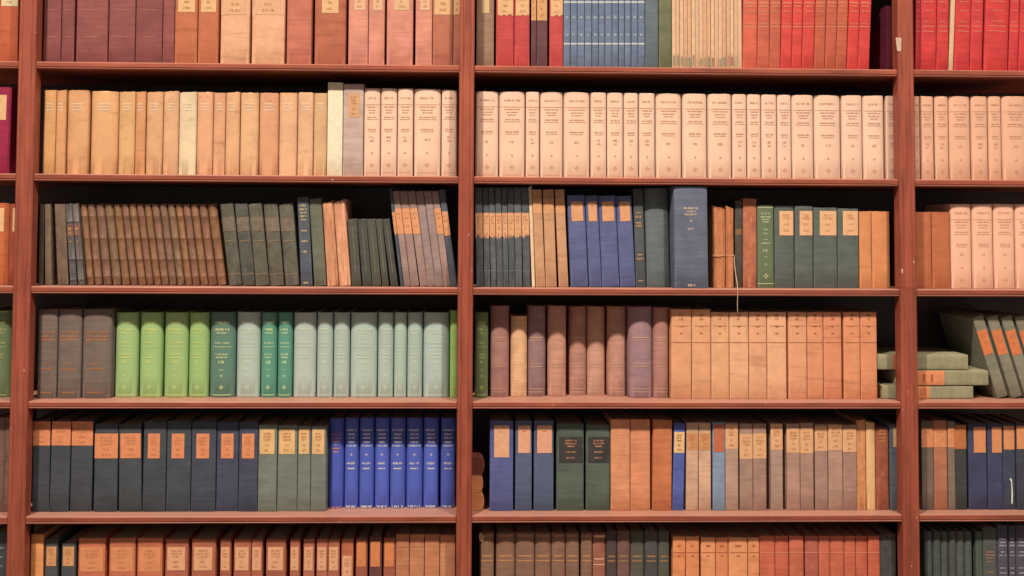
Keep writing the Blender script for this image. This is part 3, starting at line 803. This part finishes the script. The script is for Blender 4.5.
run('c', 4, 'vellum', (236, 176, 118), 'worn pale vellum book beside a red-brown one', [(866.6, 875)], 422, wear=3)
run('c', 4, 'leather', (164, 86, 60), 'red-brown leather book with gilt lettering', [(876, 889.4)], 428, wear=1, n=2.2, bk=.2, txt=[(431, 1, .5, 't'), (434, 1.4, .6, 't'), (438, 1, .5, 't'), (441, 1, .5, 't'), (474.5, 3, .2, 'e')], tk='gilt', trgb=(210, 150, 84))
run('c', 4, 'cloth', (108, 106, 108), 'blue-grey book half hidden behind the upright', [(890.4, 898.4)], 424, lab=dict(rgb=(236, 180, 120), fa=.4, fb=.9, y0=427.6, y1=447), **CH)
LR = dict(rgb=(226, 140, 92), fa=.02, fb=.98, y0=428, y1=447.4, txt=[(.8, .07, .5)])
run('d', 4, 'cloth', (122, 98, 82), 'grey-brown book with an orange label', [(921.8, 933.6)], 420.8, lab=dict(LR), **CH)
run('d', 4, 'cloth', (186, 112, 80), 'reddish-brown book with an orange label', [(934.2, 947.6)], 420, lab=dict(LR), **CH)
run('d', 4, 'cloth', (138, 112, 92), 'slim taupe book with an orange label', [(948.2, 955)], 421, lab=dict(LR), **CH)
run('d', 4, 'cloth', (68, 66, 60), 'black-green book with a dull orange label', [(955.6, 967)], 424, lab=dict(LR, rgb=(196, 112, 66), y0=425, y1=449), **CH)
run('d', 4, 'cloth', (70, 68, 88), 'navy-blue book with an inset orange label', [(968.4, 987), (988, 1002.6)], 423, lab=dict(rgb=(228, 142, 90), fa=.3, fb=.94, y0=427, y1=452.6), **CH)
run('d', 4, 'cloth', (70, 70, 82), 'navy-blue book with a white paper sliver', [(1003.2, 1015.6)], 423, lab=dict(rgb=(228, 142, 90), fa=.1, fb=.95, y0=426, y1=449.6), sliver=True, **CH)
run('d', 4, 'cloth', (68, 66, 72), 'dark slate book with an orange label, beside white-slivered one', [(1016.4, 1031)], 423, lab=dict(rgb=(228, 142, 90), fa=.05, fb=.95, y0=426, y1=449), **CH)

# --- bottom shelf
run('a', 5, 'cloth', (78, 78, 78), 'dark grey-blue book with pale lettering', [(-9, 5.8)], 531, txt=[(548, 1.4, .5, 't'), (557, 1.4, .5, 't'), (566, 1.4, .5, 't')], tk='gilt', trgb=(170, 160, 150))
run('b', 5, 'cloth', (230, 144, 84), 'narrow bright orange book against the upright', [(29, 42)], 534, n=4, b=.004)
run('b', 5, 'cloth', (80, 76, 72), 'charcoal book with a small tan label', [(43.6, 56.6), (60, 74.6)], [538.6, 542.6], lab=dict(rgb=(216, 146, 92), fa=.12, fb=.88, y0=546.6, y1=566, txt=T3), n=4, b=.004)
OB = dict(n=4, b=.004)
LQ = dict(rgb=(224, 138, 90), fa=.08, fb=.92, y0=547, y1=571.6, txt=T3)
run('b', 5, 'cloth', [(204, 110, 74), (198, 108, 74), (204, 112, 74)], 'broad rust-brown book with an orange label', [(76.6, 104.4), (107.6, 134.4), (135.8, 161.6)], 537.6, lab=LQ, **OB)
LQ2 = dict(rgb=(230, 160, 114), fa=.1, fb=.86, y0=547, y1=570.4, txt=T3)
run('b', 5, 'cloth', [(176, 94, 68), (178, 96, 68), (172, 92, 66), (180, 98, 70), (180, 98, 70), (170, 92, 66), (176, 96, 68), (184, 104, 76), (180, 100, 72), (176, 98, 70)], 'rust-brown book with a paler orange label',
    [(164, 187.6), (190.4, 215), (219, 230.2), (232.6, 250), (250.8, 261.8), (265, 285.2), (289, 299.2), (302.4, 313.8), (315.6, 326.6), (327.8, 339)], [538.6, 538.8, 539, 539, 539, 538.6, 539, 538.6, 538.6, 539], lab=LQ2, **OB)
run('b', 5, 'cloth', (196, 106, 72), 'rust-brown book with its label set low', [(340.6, 352.8)], 538.6, lab=dict(LQ2, y0=556, y1=580), **OB)
run('b', 5, 'cloth', [(158, 84, 62), (110, 62, 58), (164, 88, 64)], 'dark rust book with a high-set orange label', [(355, 367), (368.6, 381.4), (382.8, 394.8)], [538.6, 536, 537.6], lab=dict(rgb=(222, 128, 76), fa=.1, fb=.84, y0=541.6, y1=566.6, txt=[(.2, .12, .6)]), **OB)
run('b', 5, 'cloth', [(190, 116, 78), (200, 124, 84), (200, 124, 84), (202, 128, 86)], 'light tan-brown unlabelled book', [(395.6, 408.4), (409.2, 423.4), (424.4, 438.8), (439.8, 455)], [533.8, 534, 534, 534.4], n=4, b=.004, txt=[(546, .8, .8, 't'), (549.6, .8, .8, 'r'), (565, .7, .7, 't')], tk='gilt', trgb=(224, 150, 100))
BB = [(556, 1.4, .7, 'r'), (560.8, 1.2, .8, 'r'), (536, .8, .7, 'r')]
run('c', 5, 'cloth', [(140, 98, 74), (142, 98, 74), (140, 98, 76), (142, 98, 74), (140, 96, 74), (138, 96, 74), (140, 98, 74)], 'grey-brown book with gilt bands', [(479.4, 493.8), (495.4, 514.2), (515.4, 534.2), (535, 550.4), (551.6, 564.8), (565.8, 579.2), (580.6, 591.6)], 532.6, wear=1.4, n=2.3, bk=.18, txt=BB, tk='gilt', trgb=(204, 138, 84), crest=True)
run('c', 5, 'cloth', (160, 96, 72), 'reddish-brown gilt-banded book with a torn white head', [(592.6, 605.4)], 533, wear=1.4, n=2.3, bk=.18, txt=[(559, 1.4, .7, 'r'), (564.6, 1.2, .8, 'r'), (536.4, 2.2, .95, 'r')], tk='gilt', trgb=(226, 170, 130))
run('c', 5, 'cloth', [(84, 66, 58), (118, 82, 70), (94, 84, 68), (86, 76, 70), (90, 84, 70)], 'dark brown book with gilt bands', [(606.4, 616.4), (617.2, 629.6), (630.4, 643.8), (645, 657.8), (658.6, 669.6)], 530.4, n=2.3, bk=.18, txt=[(556.4, 1.4, .6, 'r'), (561, 1.2, .7, 'r')], tk='gilt', trgb=(176, 124, 80))
run('c', 5, 'buckram', [(234, 142, 88), (228, 138, 88), (236, 150, 98), (226, 134, 86), (236, 150, 98), (234, 146, 92)], 'orange cloth book', [(671.4, 685, 673, 685.2), (685.8, 699.4), (700.8, 715.4), (716, 728), (728.8, 747.8), (748.4, 759)], [536, 536, 537, 537, 537, 537], n=4, b=.004, txt=[(546, 2, .3, 't'), (556, 1.2, .2, 't'), (552.6, .6, .9, 'r')], tk='ink', trgb=(176, 92, 58))
run('c', 5, 'cloth', [(206, 102, 72), (202, 98, 70), (204, 104, 74), (184, 96, 74), (206, 104, 74), (206, 104, 74), (206, 102, 72), (202, 98, 70), (206, 100, 70)], 'brick-red book with a pale spine rule', [(760.2, 774.8), (775.8, 788.6), (790, 804.2), (805.2, 818.4), (819.4, 830), (830.8, 844.2), (845, 855.8), (856.6, 867.6), (868.8, 880)], 535.4, n=3, b=.004, txt=[(552.6, 1.2, .95, 'r'), (567.6, 1, .2, 't')], tk='gilt', trgb=(228, 130, 100))
run('c', 5, 'leather', (78, 72, 66), 'dark mottled leather book against the upright', [(881, 897)], 533.4, wear=1.2)
run('d', 5, 'cloth', [(84, 86, 76), (80, 80, 72), (86, 86, 76), (86, 82, 74), (88, 86, 78), (86, 88, 78)], 'slim dark grey-green book', [(924.6, 932.8), (933.4, 941), (941.6, 948.6), (949.2, 956.4), (957, 964.6), (965.2, 972.6)], 530.6, n=2, bk=.35)
run('d', 5, 'cloth', (80, 86, 70), 'narrow moss-green book', [(976, 983)], 531)
run('d', 5, 'cloth', (90, 88, 78), 'grey-green book with reddish lettering', [(983.8, 997.8)], 527, txt=[(552, 1.5, .6, 't'), (555, 1.5, .7, 't'), (558, 1.5, .6, 't'), (561.5, 1.3, .5, 't'), (572, 1.5, .5, 't')], tk='gilt', trgb=(176, 120, 96))
run('d', 5, 'cloth', (86, 78, 84), 'dark plum-grey book with pale lettering', [(998.4, 1008.6), (1009.2, 1016), (1017, 1030)], 524.6, txt=[(539, 1.6, .7, 't'), (542.4, 1.4, .6, 't'), (545.6, 1.5, .7, 't'), (552, 1.3, .5, 't'), (555.4, 1.6, .7, 't'), (568, 1.6, .6, 't'), (573, 1.4, .6, 't')], tk='gilt', trgb=(190, 170, 168))


def part_neighbours(todo):
    """Thin the books a hair where two that lean differently would cut into each other."""
    for row in range(6):
        S = sorted([q for q in todo if q[0]['row'] == row], key=lambda q: q[2]['loc'][0] + .1 * math.tan(q[2]['lean']))

        def edge(B, z, side):
            return B['loc'][0] + (z - w2(B) * abs(math.sin(B['lean']))) * math.tan(B['lean']) + side * w2(B) / math.cos(B['lean'])

        def w2(B):
            return B['w'] / 2
        for _ in range(4):
            for P, Q in zip(S, S[1:]):
                A, C = P[2], Q[2]
                top = min(A['h'] * math.cos(A['lean']), C['h'] * math.cos(C['lean'])) + .004
                o = max(edge(A, z, 1) - edge(C, z, -1) for z in (0.0, top)) + .00025
                if o > 0:
                    A['w'] -= o * .5; C['w'] -= o * .5
                    A['loc'] = (A['loc'][0] - o * .25, *A['loc'][1:]); C['loc'] = (C['loc'][0] + o * .25, *C['loc'][1:])
    for q in todo:
        B = q[2]
        B['loc'] = (B['loc'][0], B['loc'][1], q[0]['zs'] + B['w'] / 2 * abs(math.sin(B['lean'])) + .0002)
        B['b'] = min(B['b'], B['w'] * .45)


def place_rows():
    items = []
    for ri, R in enumerate(RUNS):
        row = R['row']
        for i, q in enumerate(R['books']):
            x0, x1 = q[0], q[1]
            sb = SETBACK[row] + R.get('seta', 0) + (R['setv'][i] if 'setv' in R else 0)
            rng = random.Random(ri * 100 + i)
            if 'setv' not in R and 'seta' not in R:
                sb += rng.uniform(-.0015, .003)
            if R['bay'] in 'abcd' and (x0 < 500 and x1 > 452 or False):
                sb = max(sb, POST_D + .006)
            yb = YBOT[row][0] + (YBOT[row][1] - YBOT[row][0]) * max(0, min(1, (x0 - 40) / 960))
            Yp = sb + .003 + (.55 * min(.02, R['bk'] * (x1 - x0) * .0027) if R.get('bk', 0) > .25 else 0)
            X0, X1 = at(x0, yb, Yp)[0], at(x1, yb, Yp)[0]
            top = R['top'][i] if isinstance(R['top'], list) else R['top']
            if R.get('topslope'):
                top += R['topslope'] * i / (len(R['books']) - 1)
            zs = SHELF_Z[row + 1]
            ztop = at((x0 + x1) / 2, top, Yp)[1]
            if len(q) == 4:
                T0, T1 = at(q[2], top, Yp)[0], at(q[3], top, Yp)[0]
            else:
                T0, T1 = X0, X1
            items.append(dict(ri=ri, i=i, row=row, bay=R['bay'], c=[X0, X1, T0, T1], h=ztop - zs, sb=sb, zs=zs, rng=rng, n=len(R['books'])))
    # neighbours on a shelf may touch but not cut into each other
    for row in range(6):
        S = sorted([t for t in items if t['row'] == row], key=lambda t: t['c'][0] + t['c'][2])
        for A, Bq in zip(S, S[1:]):
            want = .0012 if RUNS[A['ri']]['kind'] == 'smooth' else .0003
            for k in (0, 2):
                o = A['c'][k + 1] - Bq['c'][k]
                if want < -o < .0034:      # standing shoulder to shoulder
                    A['c'][k + 1] += (-o - want) / 2
                    Bq['c'][k] -= (-o - want) / 2
                    continue
                if o > -.0004:
                    A['c'][k + 1] -= o / 2 + .0002
                    Bq['c'][k] += o / 2 + .0002
    seen = {}
    for t in items:
        R = RUNS[t['ri']]
        seen.setdefault((R['desc'], R['bay'], R['row'], R.get('place')), []).append(t)
    todo = []
    for t in items:
        R = RUNS[t['ri']]
        i, row, rng = t['i'], t['row'], t['rng']
        X0, X1, T0, T1 = t['c']
        h = t['h']
        lean = math.atan2((T0 + T1) / 2 - (X0 + X1) / 2, h)
        w = min((X1 - X0 + T1 - T0) / 2, (X1 - X0 + T1 - T0) / 2) * math.cos(lean) - .0003
        xm = (X0 + X1) / 2
        H = h / math.cos(lean) - (w / 2 * abs(math.sin(lean)) if lean else 0)
        ref = at(np.mean([R['books'][0][0], R['books'][-1][1]]), 300, t['sb'])[0]

        def zrel(y, R=R, i=i, t=t, lean=lean):
            return (at(R['books'][i][0], y, t['sb'])[1] - t['zs']) / math.cos(lean)
        pick = lambda v: v[i % len(v)] if isinstance(v, list) else v
        n = R.get('n', 3.2)
        b = R['b'] if 'b' in R else min(.02, max(.002, w * R.get('bk', .12)))
        b = min(b, w * .45)
        B = dict(name=R.get('noun', 'book').replace(' ', '_'), seed=t['ri'] * 131 + i * 7 + 3, w=w, h=H, d=R.get('dep', rng.uniform(.148, .168)), b=b, n=n,
                 wear=R.get('wear', .5), bands=[zrel(y) for y in R.get('bands', [])], thin=R.get('thin', False), kind=R['kind'], rgb=pick(R['rgb']), square=R.get('square', True),
                 page=R.get('page', (206, 172, 134)), lean=lean, tk=R.get('tk', 'gilt'), trgb=R.get('trgb', (200, 150, 100)),
                 loc=(xm, t['sb'], t['zs'] + w / 2 * abs(math.sin(lean)) + .0002))
        if R.get('lab'):
            L = dict(R['lab'])
            y0, y1 = (R['laby'][i] if 'laby' in R else (L['y0'], L['y1']))
            if 'labw' in R:
                L['fa'], L['fb'] = R['labw'][i]
            L['z1'], L['z0'] = min(zrel(y0), H - .002), zrel(y1)
            L.setdefault('ink', INK)
            L['lab'] = None
            B['lab'] = L
        if R.get('txt'):
            tx = R['txt']
            if tx == 'journal':
                tx = journal(R['jy'] + R.get('topslope', 0) * i / max(1, t['n'] - 1), w > .052)
            out = []
            for (y, hh, fw, stl) in tx:
                z = zrel(y)
                if stl == 'v':
                    out.append((z, hh, fw, stl))
                elif z < H - .002:
                    z = max(z, hh * .00135 + .0016)
                    out.append((z, hh * .0027, fw, stl))
            B['txt'] = out
        if R.get('strips'):
            if rng.random() < .85:
                zz = rng.uniform(.009, .016)
                B['strip'] = (rng.choice(R['strips']), zz, zz + rng.uniform(.02, .028), .22, .78)
        place = (R['place'] + ', ' if R.get('place') else '')
        where = '%s%s, %s' % (place, ROWS[row], BAYS[R['bay']])
        desc = R['desc']
        if t['n'] > 1:
            label = '%s of %s %ss, %s' % (ORD[i], NUM[t['n']] if t['n'] <= 20 else 'twenty-one', desc, where) if i < 20 else 'last of twenty-one %ss, %s' % (desc, where)
            for k in (' book of the', ' volume of', ' book with', ' volume with', ' book left', ' book by', ' book without', ' book beside', ' volume and'):
                kk = k.split()
                if k in desc:
                    d2 = desc.replace(k, ' %ss %s' % (kk[0], ' '.join(kk[1:])), 1)
                    label = '%s of %s %s, %s' % (ORD[i], NUM[t['n']], d2, where)
                    break
            group = '%ss on the %s' % (desc if not any(k in desc for k in (' with ', ' of the ', ' by ', ' left ', ' beside ', ' without ', ' and ')) else desc.split(' with ')[0].split(' of the ')[0].split(' by ')[0].split(' left ')[0].split(' and ')[0].split(' beside ')[0].split(' without ')[0], ROWS[row])
        else:
            label = '%s, %s' % (desc, where)
            group = None
        todo.append((t, R, B, label, group, zrel))
    part_neighbours(todo)
    for t, R, B, label, group, zrel in todo:
        LOCAL[0] = ROW_E[t['row']]
        root = build_book(B, label, R.get('noun', 'book').split()[-1] if R.get('noun') != 'journal volume' else 'book', group)
        if R.get('crest') and t['i'] == 0:
            bm = bmesh.new()
            z0, z1 = zrel(542), zrel(531.5)
            pts = [(-.021, z0 + .004), (-.012, z0), (-.007, z0 + .012), (-.012, z1 - .008), (-.019, z1 - .002), (-.022, z1 - .01)]
            bm.faces.new([bm.verts.new((x, -.002 - .12 * (x + .007), z)) for x, z in pts])
            r = bmesh.ops.extrude_face_region(bm, geom=bm.faces[:])
            for v in [g for g in r['geom'] if isinstance(g, bmesh.types.BMVert)]:
                v.co.y += .0012
            bmesh.ops.recalc_face_normals(bm, faces=bm.faces)
            fl = link_mesh('torn_flap', bm, mat('paper', (214, 158, 106)), root)
            fl['label'] = 'torn pale flap at the head of the spine'
        if R.get('sliver'):
            bm = bmesh.new()
            z0, z1 = zrel(503.5), zrel(478)
            pts = [(.0045, z0), (.0075, z0), (.0085, z0 + .03), (.0065, z1 - .004), (.002, z1), (.001, z1 - .004), (.0045, z1 - .01), (.0055, z0 + .03)]
            bm.faces.new([bm.verts.new((x, -.0012, z)) for x, z in pts])
            r = bmesh.ops.extrude_face_region(bm, geom=bm.faces[:])
            for v in [g for g in r['geom'] if isinstance(g, bmesh.types.BMVert)]:
                v.co.y += .0008
            bmesh.ops.recalc_face_normals(bm, faces=bm.faces)
            link_mesh('paper_sliver', bm, mat('paper', (250, 236, 190)), root)


place_rows()
LOCAL[0] = 1.1


# ------------------------------------------------------------------ books that lie flat or lean widely
def flat_book(name, label, cat, x0, x1, y0, y1, rgb, sb, depth, lab=None, group=None, spine_end=None, kind='cloth', rot=0.0):
    """A book lying on its side; spine towards the room, or towards the right end when spine_end is set."""
    Xa, Za = at(x0, y1, sb); Xb, Zb = at(x1, y0, sb)
    th = Zb - Za
    rng = random.Random(int(x0 * 7 + y0))
    if spine_end:
        L, D = depth, Xb - Xa
    else:
        L, D = Xb - Xa, depth
    root = empty(name, (0, 0, 0), label, cat, group)
    bm, t = cover_mesh(th, L, D, min(.012, th * .3) if spine_end else .004, 2.0 if spine_end else 4, .6, [], rng)
    cv = link_mesh('cover', bm, mat(kind, rgb), root, True)
    bm = bmesh.new()
    if spine_end:      # leaves swell into the hollow of the rounded spine
        bb, hw = min(.012, th * .3), th / 2 - t * 1.05
        prof = [(-hw, D - .004)] + [(hw * math.sin(a), t * .85 + spine_y(math.sin(a), bb, 2.0)) for a in [math.pi * (k / 12 - .5) for k in range(13)]] + [(hw, D - .004)]
        lo = [bm.verts.new((x, y, .0005)) for x, y in prof]
        hi = [bm.verts.new((x, y, L - .0005)) for x, y in prof]
        for k in range(len(prof)):
            m = (k + 1) % len(prof)
            bm.faces.new((lo[k], lo[m], hi[m], hi[k]))
        bm.faces.new(list(reversed(lo))); bm.faces.new(hi)
        bmesh.ops.recalc_face_normals(bm, faces=bm.faces)
    ww = th - 2 * t - (.0012 if spine_end else .003)
    if not spine_end:
        box(bm, -ww / 2, ww / 2, .008, D - .004, .003, L - .003)
    link_mesh('page_block', bm, mat('pages', rgb if spine_end else (206, 176, 132)), root)
    if lab:
        la, lb, lrgb = lab
        za, zb = at(la, y1, sb)[0] - Xa, at(lb, y1, sb)[0] - Xa
        bm = bmesh.new()
        patch(bm, -th / 2 * .95, th / 2 * .95, za, zb, th, .004, 4, .0006)
        lo = link_mesh('paper_label', bm, mat('paper', lrgb), root, True)
        bm = bmesh.new()
        for k in range(3):
            patch(bm, -th / 2 * .5, th / 2 * .5, za + (zb - za) * (.25 + .2 * k), za + (zb - za) * (.31 + .2 * k), th, .004, 4, .001)
        link_mesh('label_print', bm, mat('ink', (190, 96, 56)), lo)
    zc = (Za + Zb) / 2
    if spine_end:      # spine faces +x, thickness upright, length runs back into the shelf
        M3 = Matrix(((0, -1, 0), (0, 0, 1), (-1, 0, 0)))
        root.matrix_world = Matrix.Translation((Xb, sb, zc)) @ M3.to_4x4()
    else:              # spine faces the room, length along x
        M3 = Matrix(((0, 0, 1), (0, 1, 0), (-1, 0, 0)))
        root.matrix_world = Matrix.Translation((Xa, sb, zc)) @ Matrix.Rotation(rot, 4, 'Z') @ M3.to_4x4()
    return root, th


GG = (156, 140, 102)
GN = 'grey-green books lying flat behind the right upright'
zbase = SHELF_Z[4]
stack = [('lowest of three grey-green books lying flat, fourth shelf, behind the right upright', 882.5, 973.4, 385.2, 398.6, (916.8, 929.6, ORANGE), .047),
         ('middle of three grey-green books lying flat, fourth shelf, longest orange label', 898, 988.6, 368.4, 383.4, (905, 944.4, ORANGE), .044),
         ('topmost of three grey-green books lying flat, fourth shelf, right-edge bay', 877.5, 968.2, 351.8, 366.8, (893, 903, (200, 104, 64)), .05)]
zcur = zbase + .0003
for lb, x0, x1, y0, y1, la, sb in stack:
    o, th = flat_book('book', lb, 'book', x0, x1, y0, y1, GG, sb, .19, la, GN)
    o.location.z = zcur + th / 2
    zcur += th + .0004
ends = [('lowest of three small books lying flat behind the middle upright, fifth shelf', 457.6, 484.2, 491.6, 509, (226, 134, 84)),
        ('middle of three small books lying flat behind the middle upright, fifth shelf', 457.6, 483.2, 466.4, 484, (230, 136, 84)),
        ('topmost of three small books lying flat, dark red-brown, behind the middle upright', 457.6, 484.6, 439.6, 459, (122, 58, 50))]
zcur = SHELF_Z[5] + .0003
for lb, x0, x1, y0, y1, rgb in ends:
    o, th = flat_book('book', lb, 'book', x0, x1, y0, y1, rgb, .05, .13, None, 'small books lying flat behind the middle upright', True, 'leather')
    o.location.z = zcur + th / 2
    zcur += th + .0004

# four folios leaning left
FO = [(971.3, 982.6, 997.6, 1011, 316.2, None), (984.6, 997.4, 1012, 1025, 316.2, None), (1001.4, 1014.2, 1026, 1039, 316.6, None), (1017, 1029, 1040, 1052, 316.6, None)]
sbf = .052
zf = SHELF_Z[4]
for k, (t0, t1, b0, b1, yt, _) in enumerate(FO):
    X0, X1 = at(b0, 399, sbf)[0], at(b1, 399, sbf)[0]
    T0, T1 = at(t0, yt, sbf)[0], at(t1, yt, sbf)[0]
    h = at((t0 + t1) / 2, yt, sbf)[1] - zf
    lean = -0.292
    w = .0315
    H = (h - w * math.sin(-lean) * .5) / math.cos(lean)
    xm = (X0 + X1) / 2
    B = dict(name='folio_book', seed=900 + k, w=w, h=H, d=.205, b=.004, n=4, wear=.6, bands=[], kind='cloth', rgb=(142, 128, 102), square=True, page=(206, 176, 132), lean=lean,
             tk='gilt', trgb=(200, 150, 100), loc=(X0 + w / 2 * math.cos(lean), sbf, zf + w / 2 * math.sin(-lean) + .0003))
    B['lab'] = dict(rgb=(226, 122, 72), fa=.02, fb=.86, z0=H * .53, z1=H * .83, txt=[(.75, .1, .5), (.5, .06, .4)], ink=INK)
    build_book(B, '%s of four grey-green folio books leaning left, fourth shelf, right-edge bay' % ORD[k], 'book', 'leaning grey-green folios on the fourth shelf')


# ------------------------------------------------------------------ string round the torn pair, with its loose end
def tube(bm, pts, r, nseg=6):
    rings = []
    for i, p in enumerate(pts):
        a = Vector(pts[max(0, i - 1)]); c = Vector(pts[min(len(pts) - 1, i + 1)])
        t = (c - a).normalized()
        u = t.orthogonal().normalized()
        v = t.cross(u)
        rings.append([bm.verts.new(Vector(p) + (u * math.cos(2 * math.pi * k / nseg) + v * math.sin(2 * math.pi * k / nseg)) * r) for k in range(nseg)])
    for A, Bq in zip(rings, rings[1:]):
        best = min(range(nseg), key=lambda s: (A[0].co - Bq[s].co).length)
        Bq[:] = Bq[best:] + Bq[:best]
        for k in range(nseg):
            bm.faces.new((A[k], A[(k + 1) % nseg], Bq[(k + 1) % nseg], Bq[k]))
    bm.faces.new(rings[0]); bm.faces.new(list(reversed(rings[-1])))
    bmesh.ops.recalc_face_normals(bm, faces=bm.faces)


sy = .045
xl, z1 = at(712.4, 255.4, sy); xr, _ = at(734, 255.4, sy)
pts = [(xl + (xr - xl) * k / 8, sy - .0015 - .001 * math.sin(k), z1 + .0012 * math.sin(k * 1.7)) for k in range(9)]
S = empty('string', (xr, sy, z1), 'pale string tied round the torn book pair, loose end hanging down', 'string')
bm = bmesh.new(); tube(bm, [Vector(p) - Vector((xr, sy, z1)) for p in pts], .0011)
link_mesh('tied_loop', bm, mat('ink', (232, 170, 120)), S)
loose = [(734.2, 256, .042), (734.6, 266, .041), (736, 276, .03), (737.4, 285, .008), (737.8, 290, -.005), (737.6, 297, -.006), (737.4, 304, -.004), (737.6, 311.5, .0)]
P3 = []
for x, y, Y in loose:
    X, Z = at(x, y, Y); P3.append(Vector((X, Y, Z)) - Vector((xr, sy, z1)))
bm = bmesh.new(); tube(bm, P3, .001)
link_mesh('loose_end', bm, mat('ink', (226, 176, 140)), S)
